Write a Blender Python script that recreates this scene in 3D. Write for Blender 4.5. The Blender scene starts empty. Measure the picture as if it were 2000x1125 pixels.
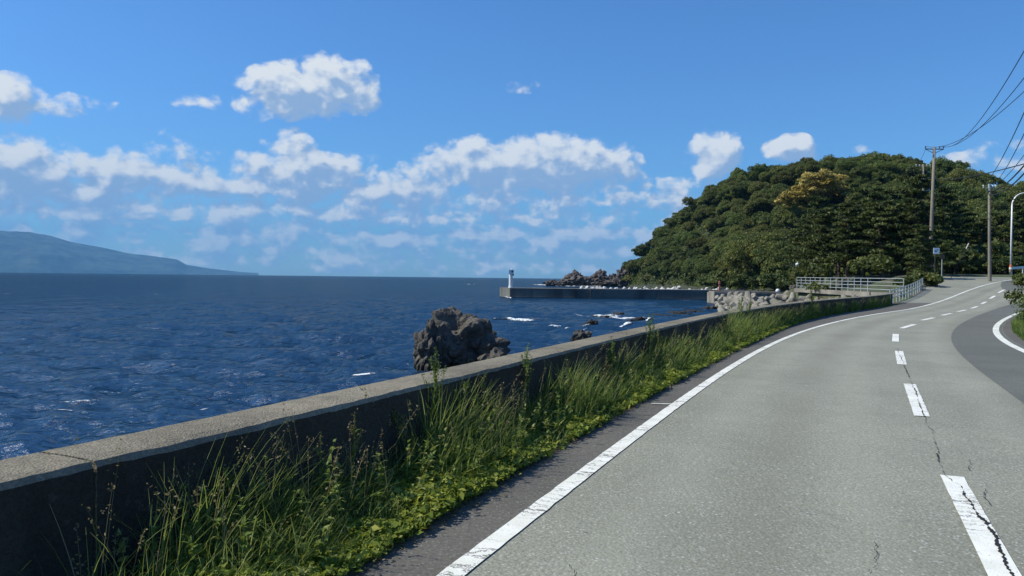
import bpy, bmesh, math, random
import numpy as np
from mathutils import Vector, Matrix, noise as mnoise

random.seed(7)
rng = np.random.default_rng(7)
SC = bpy.context.scene
COL = SC.collection
R = math.radians

# ------------------------------------------------------------------ camera
F = 1500.0                              # focal length in photo pixels (2000 wide)
CAM = np.array([0.0, 0.0, 1.75])
SLOPE = 12 / 1080.0                     # horizon tilt in the photograph
roll = math.atan(SLOPE)
pitch = math.atan((562.5 - (531 + SLOPE * 1000)) * math.cos(roll) / F)
fwd = np.array([0, math.cos(pitch), -math.sin(pitch)])
up0 = np.array([0, math.sin(pitch), math.cos(pitch)])
rt0 = np.array([1.0, 0, 0])
rt = rt0 * math.cos(roll) + up0 * math.sin(roll)
up = up0 * math.cos(roll) - rt0 * math.sin(roll)
cam = bpy.data.cameras.new('camera')
cam.sensor_width = 36.0
cam.lens = 36.0 * F / 2000.0
cam.clip_start = 0.1
cam.clip_end = 60000
camo = bpy.data.objects.new('camera', cam)
COL.objects.link(camo)
camo.matrix_world = Matrix(((rt[0], up[0], -fwd[0], CAM[0]), (rt[1], up[1], -fwd[1], CAM[1]),
                            (rt[2], up[2], -fwd[2], CAM[2]), (0, 0, 0, 1)))
SC.camera = camo

# ------------------------------------------------------------------ light and exposure
SUN_AZ, SUN_EL = -88.0, 48.0            # degrees from straight ahead (+Y), negative = left
SKY_STRENGTH = 0.085
SC.view_settings.view_transform = 'Standard'
SC.view_settings.look = 'None'
SC.view_settings.exposure = 0.08
SC.view_settings.gamma = 1.0
SC.render.engine = 'CYCLES'
SC.cycles.use_denoising = True
SC.cycles.max_bounces = 6
SC.cycles.diffuse_bounces = 2
SC.cycles.glossy_bounces = 2
SC.cycles.transmission_bounces = 2
SC.cycles.volume_bounces = 0
SC.cycles.transparent_max_bounces = 6
SC.cycles.sample_clamp_direct = 2.5
SC.cycles.sample_clamp_indirect = 4.0
SC.cycles.caustics_reflective = False
SC.cycles.caustics_refractive = False

sun = bpy.data.lights.new('sun', 'SUN')
sun.energy = 5.0
sun.angle = R(0.5)
sun.color = (1.0, 0.95, 0.79)
suno = bpy.data.objects.new('sun', sun)
COL.objects.link(suno)
sd = Vector((math.sin(R(SUN_AZ)) * math.cos(R(SUN_EL)), math.cos(R(SUN_AZ)) * math.cos(R(SUN_EL)), math.sin(R(SUN_EL))))
suno.rotation_euler = sd.to_track_quat('Z', 'Y').to_euler()
suno.location = (-30, 10, 60)


class NT:
    """tiny helper for node trees"""
    def __init__(self, tree):
        self.t = tree
        self.n = tree.nodes
        self.l = tree.links

    def put(self, sock, v):
        if v is None:
            return
        if isinstance(v, bpy.types.NodeSocket):
            self.l.new(v, sock)
        else:
            sock.default_value = v

    def math(self, op, a, b=None, c=None, clamp=False):
        m = self.n.new('ShaderNodeMath')
        m.operation = op
        m.use_clamp = clamp
        for i, v in enumerate((a, b, c)):
            self.put(m.inputs[i], v)
        return m.outputs[0]

    def vmath(self, op, a, b=None):
        m = self.n.new('ShaderNodeVectorMath')
        m.operation = op
        self.put(m.inputs[0], a)
        self.put(m.inputs[1], b)
        return m.outputs['Value'] if op in ('LENGTH', 'DISTANCE', 'DOT_PRODUCT') else m.outputs[0]

    def maprange(self, v, a, b, c=0.0, d=1.0, smooth=True):
        m = self.n.new('ShaderNodeMapRange')
        m.interpolation_type = 'SMOOTHSTEP' if smooth else 'LINEAR'
        self.put(m.inputs[0], v)
        for i, q in enumerate((a, b, c, d)):
            self.put(m.inputs[i + 1], q)
        return m.outputs[0]

    def noise(self, vec, scale, detail=3.0, rough=0.5, dist=0.0, color=False, dim='3D'):
        m = self.n.new('ShaderNodeTexNoise')
        m.noise_dimensions = dim
        self.put(m.inputs['Vector'], vec)
        m.inputs['Scale'].default_value = scale
        m.inputs['Detail'].default_value = detail
        m.inputs['Roughness'].default_value = rough
        m.inputs['Distortion'].default_value = dist
        return m.outputs['Color' if color else 'Fac']

    def voronoi(self, vec, scale, feature='F1', out='Distance'):
        m = self.n.new('ShaderNodeTexVoronoi')
        m.feature = feature
        self.put(m.inputs['Vector'], vec)
        m.inputs['Scale'].default_value = scale
        return m.outputs[out]

    def mix(self, fac, a, b):
        m = self.n.new('ShaderNodeMix')
        m.data_type = 'RGBA'
        self.put(m.inputs[0], fac)
        for s, v in ((m.inputs[6], a), (m.inputs[7], b)):
            if isinstance(v, (tuple, list)):
                v = (*v[:3], 1.0)
            self.put(s, v)
        return m.outputs[2]

    def bump(self, height, strength=0.5, dist=0.02, normal=None):
        m = self.n.new('ShaderNodeBump')
        m.inputs['Strength'].default_value = strength
        m.inputs['Distance'].default_value = dist
        self.put(m.inputs['Height'], height)
        if normal is not None:
            self.put(m.inputs['Normal'], normal)
        return m.outputs[0]

    def comb(self, x, y, z):
        m = self.n.new('ShaderNodeCombineXYZ')
        for i, v in enumerate((x, y, z)):
            self.put(m.inputs[i], v)
        return m.outputs[0]


# ------------------------------------------------------------------ sky with cumulus
def pix_ae(x, y):
    d = fwd + rt * ((x - 1000) / F) + up * ((562.5 - y) / F)
    d = d / np.linalg.norm(d)
    return math.atan2(d[0], d[1]), math.asin(d[2])


def cloud_group(name, fine):
    """density of the clouds as a function of (azimuth, elevation)"""
    g = bpy.data.node_groups.new(name, 'ShaderNodeTree')
    g.interface.new_socket('P', in_out='INPUT', socket_type='NodeSocketVector')
    g.interface.new_socket('D', in_out='OUTPUT', socket_type='NodeSocketFloat')
    N = NT(g)
    gi = g.nodes.new('NodeGroupInput')
    go = g.nodes.new('NodeGroupOutput')
    p = gi.outputs[0]
    sep = g.nodes.new('ShaderNodeSeparateXYZ')
    N.l.new(p, sep.inputs[0])
    el = sep.outputs[1]
    # warp the outlines so that single clouds do not look like ellipses
    w = N.noise(p, 20.0, 2.0, 0.55, color=True, dim='2D')
    w = N.vmath('MULTIPLY', N.vmath('SUBTRACT', w, (0.5, 0.5, 0.5)), (0.034, 0.026, 0.0))
    q = N.vmath('ADD', p, w)
    blobs = [  # px, py, half width px, half height px, strength
        (600, 178, 125, 46, 1.15), (655, 160, 70, 46, 0.9), (500, 190, 45, 36, .6), (15, 195, 60, 38, 1.0), (85, 205, 60, 24, .7), (190, 208, 60, 16, .35), (385, 193, 34, 18, .5),
        (30, 330, 90, 55, .95), (90, 360, 220, 50, .75), (215, 348, 85, 42, .95), (560, 285, 45, 32, .6), (400, 365, 150, 40, .7), (600, 345, 150, 48, .95), (330, 300, 40, 40, .3),
        (730, 375, 120, 40, .8), (940, 322, 100, 50, 1.0), (1070, 322, 160, 54, 1.1), (1175, 335, 70, 40, .8), (850, 340, 90, 40, .6), (800, 395, 260, 34, .55),
        (660, 412, 170, 24, .65), (1000, 400, 230, 34, .6), (1010, 428, 60, 14, .8), (350, 415, 40, 14, .85), (480, 400, 180, 30, .55),
        (750, 468, 120, 20, .85), (485, 470, 40, 15, .75), (400, 480, 90, 18, .65), (920, 462, 60, 12, .75), (1120, 468, 150, 24, .8), (1270, 465, 70, 22, .7),
        (1394, 300, 46, 44, 1.1), (1550, 295, 48, 24, 1.0), (1690, 302, 30, 12, .5), (1880, 318, 50, 18, .6), (160, 415, 110, 18, .75), (40, 415, 90, 18, .7), (280, 425, 60, 12, .65), (1180, 388, 70, 20, .6),
        (1320, 400, 60, 30, .4), (1020, 170, 30, 14, .3), (700, 505, 600, 16, .5), (150, 470, 200, 18, .45), (600, 490, 160, 14, .6), (880, 490, 160, 14, .55), (1130, 495, 160, 14, .6), (230, 440, 90, 12, .55), (560, 440, 120, 14, .5), (850, 430, 90, 14, .55), (200, 385, 420, 60, .50), (760, 385, 460, 64, .52), (700, 470, 760, 46, .42), (1180, 420, 180, 50, .3), (0, 460, 300, 50, .36), (700, 512, 1500, 22, .46),
    ]
    tot = None
    for (bx, by, rx, ry, st) in blobs:
        a, e = pix_ae(bx, by)
        m = g.nodes.new('ShaderNodeVectorMath'); m.operation = 'MULTIPLY_ADD'
        kx, ky = F / rx / 1.25, F / ry / 1.25
        N.l.new(q, m.inputs[0]); m.inputs[1].default_value = (kx, ky, 0); m.inputs[2].default_value = (-a * kx, -e * ky, 0)
        d2 = N.vmath('DOT_PRODUCT', m.outputs[0], m.outputs[0])
        v = N.math('MULTIPLY_ADD', d2, -st, st)
        tot = v if tot is None else N.math('MAXIMUM', tot, v)
    # the same kind of broken cumulus all around the horizon
    band = N.math('MULTIPLY', N.maprange(el, 0.0, 0.05), N.maprange(el, 0.18, 0.09))
    pst = N.vmath('MULTIPLY', p, (1.0, 2.1, 1.0))
    gen = N.noise(N.vmath('ADD', pst, (3.3, 0.2, 0)), 9.0, 3.0, 0.55, dim='2D')
    gen = N.math('MULTIPLY', N.maprange(gen, 0.40, 0.68), N.math('MULTIPLY', band, 0.70))
    tot = N.math('MAXIMUM', tot, gen)
    n1 = N.noise(N.vmath('ADD', N.vmath('MULTIPLY', p, (1, 1.35, 1)), (7.1, 1.2, 0)), 21.0, 7.0 if fine else 3.0, 0.57, 0.0, dim='2D')
    dens = N.math('ADD', tot, N.math('MULTIPLY', N.math('SUBTRACT', n1, 0.56), 1.45))
    # cauliflower billows: rounded cells, finer on the outside
    bv = g.nodes.new('ShaderNodeTexVoronoi'); bv.voronoi_dimensions = '2D'; bv.feature = 'SMOOTH_F1'
    bv.inputs['Scale'].default_value = 52.0; bv.inputs['Smoothness'].default_value = 0.35; bv.inputs['Detail'].default_value = 2.0 if fine else 0.0
    N.l.new(N.vmath('ADD', N.vmath('MULTIPLY', p, (1, 1.25, 1)), w), bv.inputs['Vector'])
    dens = N.math('ADD', dens, N.math('MULTIPLY', N.math('SUBTRACT', 0.66, bv.outputs['Distance']), 0.36))
    N.l.new(N.math('MULTIPLY', dens, N.maprange(tot, 0.0, 0.2)), go.inputs[0])
    return g


world = bpy.data.worlds.new('World')
SC.world = world
world.use_nodes = True
W = NT(world.node_tree)
W.n.clear()
wout = W.n.new('ShaderNodeOutputWorld')
bg = W.n.new('ShaderNodeBackground')
bg.inputs['Strength'].default_value = SKY_STRENGTH
sky = W.n.new('ShaderNodeTexSky')
sky.sky_type = 'NISHITA'
sky.sun_disc = False
sky.sun_elevation = R(SUN_EL)
sky.sun_rotation = R(SUN_AZ) % (2 * math.pi)
sky.altitude = 0
sky.air_density = 1.15
sky.dust_density = 0.25
sky.ozone_density = 3.0
tc = W.n.new('ShaderNodeTexCoord')
sp = W.n.new('ShaderNodeSeparateXYZ')
W.l.new(tc.outputs['Generated'], sp.inputs[0])
az = W.math('ARCTAN2', sp.outputs[0], sp.outputs[1])
el = W.math('ARCSINE', sp.outputs[2])
pv = W.comb(az, el, 0.0)
g1 = W.n.new('ShaderNodeGroup'); g1.node_tree = cloud_group('cloud_density', True)
W.l.new(pv, g1.inputs[0])
g2 = W.n.new('ShaderNodeGroup'); g2.node_tree = cloud_group('cloud_density_toward_sun', False)
W.l.new(W.vmath('ADD', pv, (-0.009, 0.014, 0)), g2.inputs[0])
d1, d2 = g1.outputs[0], g2.outputs[0]
alpha = W.maprange(d1, -0.02, 0.56, 0.0, 1.0)
lit = W.maprange(W.math('ADD', W.math('SUBTRACT', d1, d2), W.math('MULTIPLY', W.math('SUBTRACT', 0.58, d2), 0.34)), -0.42, 0.46)
S = 1.0 / SKY_STRENGTH
ccol = W.mix(lit, (0.30 * S, 0.44 * S, 0.66 * S), (0.82 * S, 0.85 * S, 0.86 * S))
# low clouds stand far behind the air and take its colour
farfade = W.maprange(el, 0.0, 0.10, 0.72, 0.98)
alpha = W.math('MULTIPLY', alpha, farfade)
tint = W.n.new('ShaderNodeMix'); tint.data_type = 'RGBA'; tint.blend_type = 'MULTIPLY'
tint.inputs[0].default_value = 1.0
W.l.new(sky.outputs[0], tint.inputs[6]); tint.inputs[7].default_value = (0.60, 1.05, 1.60, 1)     # white balance of the photograph
skyc = W.mix(alpha, tint.outputs[2], ccol)
W.l.new(skyc, bg.inputs['Color'])
W.l.new(bg.outputs[0], wout.inputs['Surface'])
world.cycles.sampling_method = 'MANUAL'
world.cycles.sample_map_resolution = 512

# ------------------------------------------------------------------ pixel -> place helpers
SEA = -3.25


def ray(x, y):
    return fwd + rt * ((x - 1000) / F) + up * ((562.5 - y) / F)


def on_z(x, y, z):
    d = ray(x, y)
    return CAM + d * ((z - CAM[2]) / d[2])


def at(x, y, Y):
    d = ray(x, y)
    return CAM + d * (Y / d[1])


def road_h(Y):
    Y = np.asarray(Y, float)
    a, Y0 = 0.0048, 46.0
    Y1 = Y0 + 0.08 / a
    return 0.5 * a * np.clip(Y - Y0, 0, Y1 - Y0) ** 2 + 0.08 * np.clip(Y - Y1, 0, 26)


def on_g(x, y):
    d = ray(x, y)
    lo, hi = 1.0, 1.0
    for t in np.arange(1.5, 120, 0.25):
        p = CAM + d * t
        if p[2] < road_h(p[1]):
            hi = t
            break
        lo = t
    for _ in range(20):
        m = (lo + hi) / 2
        p = CAM + d * m
        if p[2] < road_h(p[1]):
            hi = m
        else:
            lo = m
    return CAM + d * hi


def fit(pts, deg, ext=None):
    """X as a smooth function of Y, continued straight beyond both ends"""
    P = np.array(pts)
    c = np.polyfit(P[:, 1], P[:, 0], deg, w=1 / np.sqrt(P[:, 1]))
    y0, y1 = P[:, 1].min(), P[:, 1].max()
    dc = np.polyder(c)

    def f(Y):
        Y = np.asarray(Y, float)
        yc = np.clip(Y, y0, y1)
        return np.polyval(c, yc) + np.polyval(dc, yc) * (Y - yc)
    return f


WALL_H = 0.80
wall_x = fit([on_z(x, y, WALL_H)[:2] for x, y in ((0, 944), (157, 911), (266, 883), (437, 844.5), (700, 778), (799, 757), (988, 710),
             (1157, 673), (1267, 650), (1350, 629.5), (1440, 609), (1475, 602.5), (1600, 586), (1737, 577.5))] + [(31.2, 61.0), (36.5, 68.0)], 4)
line_x = fit([on_g(x, y)[:2] for x, y in ((889, 1125), (1017, 1019.5), (1122, 939), (1220, 865.5), (1318, 792), (1387, 744), (1453, 704),
             (1500, 681), (1575, 644), (1625, 630), (1675, 621), (1712, 613.5), (1762, 606), (1806, 599), (1845.5, 586), (1879, 570.4),
             (1916, 558.7), (1943, 553), (1982, 546.5), (2000, 543.4))], 6)
verge_x = fit([on_g(x, y)[:2] for x, y in ((700, 1125), (780, 1050), (850, 985), (960, 960), (1040, 905), (1150, 845), (1240, 790),
              (1345, 738), (1420, 695), (1480, 662), (1560, 632), (1640, 612), (1740, 598))], 4)
rline_x = fit([on_g(x, y)[:2] for x, y in ((2000, 688), (1989, 683), (1960, 666), (1947, 653.6), (1942, 644), (1945.6, 634), (1957, 626),
              (1973, 619), (1984, 612.8))], 3)
patch_pts = [on_g(x, y)[:2] for x, y in ((2000, 789.5), (1957, 758), (1910, 722), (1880, 695), (1859, 673), (1857, 653.6), (1869, 642),
             (1883, 628), (1904, 618.4), (1928, 609.6), (1949, 601.6))]
patch_x = fit(patch_pts, 5)


def sstep(a, b, x):
    t = np.clip((np.asarray(x, float) - a) / (b - a), 0, 1)
    return t * t * (3 - 2 * t)


def land_h(X, Y):
    base = road_h(Y)
    low = np.minimum(base, 0.88)
    t = sstep(0.5, 9.0, np.asarray(X) - np.maximum(wall_x(np.minimum(Y, 70)), 32) + np.where(np.asarray(Y) < 62, 20, 0))
    z = low + (base - low) * t
    # beyond the railing the shore drops to the harbour level
    drop = sstep(88, 100, Y) * (1 - sstep(9.0, 17.0, np.asarray(X) - np.interp(Y, [61, 70, 87, 140, 163, 200], [31.2, 31.3, 32.4, 41, 46, 70])))
    return z + (-1.5 - z) * drop


# ------------------------------------------------------------------ mesh helpers
def tag(o, label=None, cat=None, group=None, kind=None):
    if label: o['label'] = label
    if cat: o['category'] = cat
    if group: o['group'] = group
    if kind: o['kind'] = kind
    return o


def link(o, parent=None):
    COL.objects.link(o)
    if parent is not None:
        o.parent = parent
    return o


def empty(name, loc=(0, 0, 0), rz=0.0):
    o = bpy.data.objects.new(name, None)
    o.empty_display_size = 0.2
    o.location = [float(v) for v in loc]
    o.rotation_euler = (0, 0, rz)
    COL.objects.link(o)
    return o


def mesh_np(name, verts, faces, mat=None, parent=None, smooth=False, attr=None, loc=None):
    """verts (N,3); faces (M,k) one face size; attr: dict name -> per-vertex floats"""
    verts = np.asarray(verts, np.float32)
    faces = np.asarray(faces, np.int32)
    me = bpy.data.meshes.new(name)
    k = faces.shape[1]
    me.vertices.add(len(verts))
    me.vertices.foreach_set('co', verts.ravel())
    me.loops.add(faces.size)
    me.loops.foreach_set('vertex_index', faces.ravel())
    me.polygons.add(len(faces))
    me.polygons.foreach_set('loop_start', np.arange(0, faces.size, k, dtype=np.int32))
    if smooth:
        me.polygons.foreach_set('use_smooth', np.ones(len(faces), bool))
    if attr:
        for an, av in attr.items():
            a = me.attributes.new(an, 'FLOAT', 'POINT')
            a.data.foreach_set('value', np.asarray(av, np.float32))
    me.update(calc_edges=True)
    me.validate()
    if mat: me.materials.append(mat)
    o = bpy.data.objects.new(name, me)
    if loc is not None: o.location = [float(v) for v in loc]
    return link(o, parent)


class MB:
    def __init__(self):
        self.v, self.f = [], []

    def add(self, vs, fs):
        b = len(self.v)
        self.v += [tuple(map(float, p)) for p in vs]
        self.f += [tuple(i + b for i in q) for q in fs]
        return self

    def box(self, c, s, rz=0.0, M=None):
        hx, hy, hz = s[0] / 2, s[1] / 2, s[2] / 2
        ca, sa = math.cos(rz), math.sin(rz)
        vs = []
        for z in (-hz, hz):
            for x, y in ((-hx, -hy), (hx, -hy), (hx, hy), (-hx, hy)):
                vs.append((c[0] + x * ca - y * sa, c[1] + x * sa + y * ca, c[2] + z))
        return self.add(vs, [(0, 3, 2, 1), (4, 5, 6, 7), (0, 1, 5, 4), (1, 2, 6, 5), (2, 3, 7, 6), (3, 0, 4, 7)])

    def tube(self, pts, rad, n=8, caps=True):
        P = [Vector(map(float, p)) for p in pts]
        if not hasattr(rad, '__len__'): rad = [rad] * len(P)
        vs, fs = [], []
        for i, p in enumerate(P):
            t = (P[min(i + 1, len(P) - 1)] - P[max(i - 1, 0)]).normalized()
            ref = Vector((0, 0, 1)) if abs(t.z) < 0.9 else Vector((1, 0, 0))
            a = t.cross(ref).normalized()
            b = t.cross(a).normalized()
            for k in range(n):
                th = 2 * math.pi * k / n
                vs.append(p + (a * math.cos(th) + b * math.sin(th)) * rad[i])
        for i in range(len(P) - 1):
            for k in range(n):
                k2 = (k + 1) % n
                fs.append((i * n + k, i * n + k2, (i + 1) * n + k2, (i + 1) * n + k))
        if caps:
            fs.append(tuple(range(n))[::-1])
            fs.append(tuple((len(P) - 1) * n + k for k in range(n)))
        return self.add(vs, fs)

    def build(self, name, mat=None, parent=None, smooth=False, loc=None):
        me = bpy.data.meshes.new(name)
        me.from_pydata(self.v, [], self.f)
        bm = bmesh.new(); bm.from_mesh(me)
        bmesh.ops.recalc_face_normals(bm, faces=bm.faces)
        bm.to_mesh(me); bm.free()
        if smooth:
            for p in me.polygons: p.use_smooth = True
        if mat: me.materials.append(mat)
        o = bpy.data.objects.new(name, me)
        if loc is not None: o.location = [float(v) for v in loc]
        return link(o, parent)


def copy_tree(o, loc, rz, sc, parts=True):
    c = o.copy()
    COL.objects.link(c)
    c.location = [float(v) for v in loc]
    c.rotation_euler = (0, 0, rz)
    c.scale = (sc, sc, sc) if not hasattr(sc, '__len__') else sc
    if parts:
        for ch in o.children:
            d = ch.copy(); COL.objects.link(d); d.parent = c
    return c


# ------------------------------------------------------------------ materials
def newmat(name):
    m = bpy.data.materials.new(name)
    m.use_nodes = True
    N = NT(m.node_tree)
    b = m.node_tree.nodes['Principled BSDF']
    return m, N, b


def geo_pos(N):
    return N.n.new('ShaderNodeNewGeometry').outputs['Position']


def mat_simple(name, col, rough=0.6, metal=0.0, var=0.25, scale=3.0, obj=False):
    m, N, b = newmat(name)
    tcn = N.n.new('ShaderNodeTexCoord').outputs['Object']
    n = N.noise(tcn, scale, 5.0, 0.6)
    c = N.mix(N.maprange(n, 0.3, 0.7), tuple(v * (1 - var) for v in col), tuple(min(1, v * (1 + var)) for v in col))
    N.put(b.inputs['Base Color'], c)
    b.inputs['Roughness'].default_value = rough
    b.inputs['Metallic'].default_value = metal
    N.put(b.inputs['Normal'], N.bump(N.noise(tcn, scale * 8, 3), 0.15, 0.01))
    return m


def mat_asphalt(name, base, tint, speck, crack=0.5, bump=0.6, lanes=False):
    m, N, b = newmat(name)
    p = geo_pos(N)
    big = N.noise(p, 0.35, 4, 0.6)
    mid = N.noise(p, 2.3, 4, 0.6)
    fine = N.noise(p, 30.0, 4, 0.78)
    vor = N.voronoi(p, 44.0)
    vcol = N.n.new('ShaderNodeTexVoronoi'); vcol.inputs['Scale'].default_value = 44.0
    N.l.new(p, vcol.inputs['Vector'])
    sepc = N.n.new('ShaderNodeSeparateColor'); N.l.new(vcol.outputs['Color'], sepc.inputs[0])
    c = N.mix(N.maprange(big, 0.3, 0.7), tuple(v * 0.86 for v in base), tuple(v * 1.10 for v in base))
    c = N.mix(N.math('MULTIPLY', N.maprange(mid, 0.42, 0.72), 0.35), c, tint)
    c = N.mix(N.maprange(fine, 0.35, 0.68, 0.0, 0.60), c, tuple(v * 0.40 for v in base))
    # lighter stones in the aggregate
    stone = N.math('MULTIPLY', N.math('GREATER_THAN', sepc.outputs[0], 0.80), N.maprange(vor, 0.55, 0.25))
    c = N.mix(N.math('MULTIPLY', stone, 0.7), c, speck)
    vc2 = N.n.new('ShaderNodeTexVoronoi'); vc2.inputs['Scale'].default_value = 26.0
    N.l.new(p, vc2.inputs['Vector'])
    sc2 = N.n.new('ShaderNodeSeparateColor'); N.l.new(vc2.outputs['Color'], sc2.inputs[0])
    st2 = N.math('MULTIPLY', N.math('GREATER_THAN', sc2.outputs[1], 0.965), N.maprange(vc2.outputs['Distance'], 0.34, 0.22))
    c = N.mix(N.math('MULTIPLY', st2, 0.45), c, tuple(min(1, v * 1.7) for v in speck))
    if crack:
        wp = N.vmath('ADD', p, N.vmath('MULTIPLY', N.vmath('SUBTRACT', N.noise(p, 1.6, 5, 0.65, color=True), (.5, .5, .5)), (0.7, 0.7, 0.0)))
        e = N.voronoi(wp, 0.42, 'DISTANCE_TO_EDGE')
        ck = N.math('MULTIPLY', N.maprange(e, 0.006, 0.001), N.maprange(N.noise(p, 0.9, 3), 0.58, 0.72))
        c = N.mix(N.math('MULTIPLY', ck, crack), c, (0.02, 0.02, 0.02))
        # small dark holes
        hv = N.voronoi(p, 2.1)
        c = N.mix(N.math('MULTIPLY', N.maprange(hv, 0.05, 0.02), 0.6), c, (0.03, 0.03, 0.03))
    if lanes:      # wheel tracks polished paler, a brownish drip strip between them
        la = N.n.new('ShaderNodeAttribute'); la.attribute_name = 'lat'
        lf = N.math('ADD', la.outputs['Fac'], N.math('MULTIPLY', N.math('SUBTRACT', N.noise(p, 0.5, 3), 0.5), 0.5))
        for c0 in (0.75, 2.25, 3.9, 5.4):
            g_ = N.maprange(N.math('ABSOLUTE', N.math('SUBTRACT', lf, c0)), 0.40, 0.05)
            c = N.mix(N.math('MULTIPLY', g_, N.maprange(N.noise(p, 1.3, 4, .6), .3, .7, .10, .26)), c, tuple(v * 1.25 for v in base))
        for c0 in (1.5, 4.65):
            g_ = N.maprange(N.math('ABSOLUTE', N.math('SUBTRACT', lf, c0)), 0.45, 0.05)
            c = N.mix(N.math('MULTIPLY', g_, N.maprange(N.noise(p, 0.7, 5, .65), .35, .7, .05, .40)), c, (0.15, 0.135, 0.105))
        # tar-coloured stains
        c = N.mix(N.maprange(N.noise(p, 0.55, 6, 0.7), 0.60, 0.74, 0, 0.35), c, (0.11, 0.108, 0.095))
    N.put(b.inputs['Base Color'], c)
    b.inputs['Roughness'].default_value = 0.85
    b.inputs['Specular IOR Level'].default_value = 0.35
    hgt = N.math('ADD', N.math('MULTIPLY', fine, 0.6), N.math('MULTIPLY', N.math('SUBTRACT', 1.0, vor), 0.5))
    N.put(b.inputs['Normal'], N.bump(hgt, bump, 0.012))
    return m


def mat_paint(name, wear=0.5):
    m, N, b = newmat(name)
    p = geo_pos(N)
    at_ = N.n.new('ShaderNodeAttribute'); at_.attribute_name = 'u'     # along the line
    av = N.n.new('ShaderNodeAttribute'); av.attribute_name = 'v'       # across
    uv = N.comb(at_.outputs['Fac'], av.outputs['Fac'], 0.0)
    # cross cracks of thermoplastic paint
    wob = N.vmath('ADD', N.vmath('MULTIPLY', uv, (9.0, 2.0, 1.0)), N.vmath('MULTIPLY', N.noise(uv, 10.0, 4, 0.7, color=True), (2.2, 1.2, 0)))
    e = N.voronoi(wob, 1.0, 'DISTANCE_TO_EDGE')
    cr = N.math('MULTIPLY', N.maprange(e, 0.05, 0.015), N.maprange(N.noise(p, 0.8, 2), 0.38, 0.55))
    chips = N.maprange(N.noise(p, 55.0, 4, 0.75), 0.60, 0.70)
    holes = N.maprange(N.noise(N.vmath('MULTIPLY', uv, (14, 30, 1)), 1.0, 4, 0.7), 0.60, 0.68)
    f = N.math('MAXIMUM', N.math('MULTIPLY', cr, 0.85), N.math('MULTIPLY', N.math('MAXIMUM', chips, holes), wear), clamp=True)
    base = N.mix(N.maprange(N.noise(p, 5.0, 4), 0.3, 0.7), (0.70, 0.70, 0.62), (0.80, 0.80, 0.75))
    N.put(b.inputs['Base Color'], N.mix(f, base, (0.10, 0.10, 0.09)))
    b.inputs['Roughness'].default_value = 0.7
    N.put(b.inputs['Normal'], N.bump(N.noise(p, 60, 3), 0.4, 0.008))
    return m


def mat_concrete(name, base, dark, streak=0.5, scale=1.0, bump=0.5):
    m, N, b = newmat(name)
    p = geo_pos(N)
    big = N.noise(p, 0.8 * scale, 6, 0.65)
    fine = N.noise(p, 38.0 * scale, 4, 0.75)
    grit = N.voronoi(p, 70.0 * scale)
    st = N.noise(N.vmath('MULTIPLY', p, (2.2 * scale, 2.2 * scale, 0.22 * scale)), 1.0, 5, 0.65)
    c = N.mix(N.maprange(big, 0.32, 0.70), base, dark)
    c = N.mix(N.math('MULTIPLY', N.maprange(st, 0.45, 0.70), streak), c, tuple(v * 0.5 for v in dark))
    c = N.mix(N.maprange(fine, 0.40, 0.70, 0, 0.6), c, tuple(v * 0.55 for v in dark))
    c = N.mix(N.math('MULTIPLY', N.maprange(N.noise(p, 14 * scale, 4, 0.7), 0.58, 0.70), 0.5), c, tuple(min(1, v * 1.35) for v in base))
    N.put(b.inputs['Base Color'], c)
    b.inputs['Roughness'].default_value = 0.9
    b.inputs['Specular IOR Level'].default_value = 0.2
    N.put(b.inputs['Normal'], N.bump(N.math('ADD', fine, N.math('MULTIPLY', grit, 0.5)), bump, 0.015))
    return m


def mat_leaf(name, c_dark, c_mid, c_light, trans=0.3, objvar=0.35, rough=0.55):
    m, N, b = newmat(name)
    a = N.n.new('ShaderNodeAttribute'); a.attribute_name = 'tone'
    oi = N.n.new('ShaderNodeObjectInfo')
    t = a.outputs['Fac']
    c = N.mix(N.maprange(t, 0.0, 0.55, smooth=False), c_dark, c_mid)
    c = N.mix(N.maprange(t, 0.55, 1.0, smooth=False), c, c_light)
    hv = N.n.new('ShaderNodeHueSaturation')
    N.put(hv.inputs['Hue'], N.maprange(oi.outputs['Random'], 0, 1, 0.5 - 0.10 * objvar, 0.5 + 0.10 * objvar, smooth=False))
    wr = N.n.new('ShaderNodeTexWhiteNoise'); wr.noise_dimensions = '1D'
    N.put(wr.inputs['W'], N.math('MULTIPLY', oi.outputs['Random'], 91.7))
    N.put(hv.inputs['Value'], N.maprange(wr.outputs['Value'], 0, 1, 1 - objvar, 1 + objvar, smooth=False))
    N.put(hv.inputs['Saturation'], 1.0)
    N.put(hv.inputs['Color'], c)
    c = hv.outputs[0]
    N.put(b.inputs['Base Color'], c)
    b.inputs['Roughness'].default_value = rough
    b.inputs['Specular IOR Level'].default_value = 0.25
    tr = N.n.new('ShaderNodeBsdfTranslucent')
    N.put(tr.inputs['Color'], N.mix(0.5, c, (c_light[0] * 1.2, c_light[1] * 1.3, c_light[2] * 0.7)))
    ms = N.n.new('ShaderNodeMixShader')
    ms.inputs[0].default_value = trans
    out = m.node_tree.nodes['Material Output']
    N.l.new(b.outputs[0], ms.inputs[1]); N.l.new(tr.outputs[0], ms.inputs[2])
    N.l.new(ms.outputs[0], out.inputs['Surface'])
    return m


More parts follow.
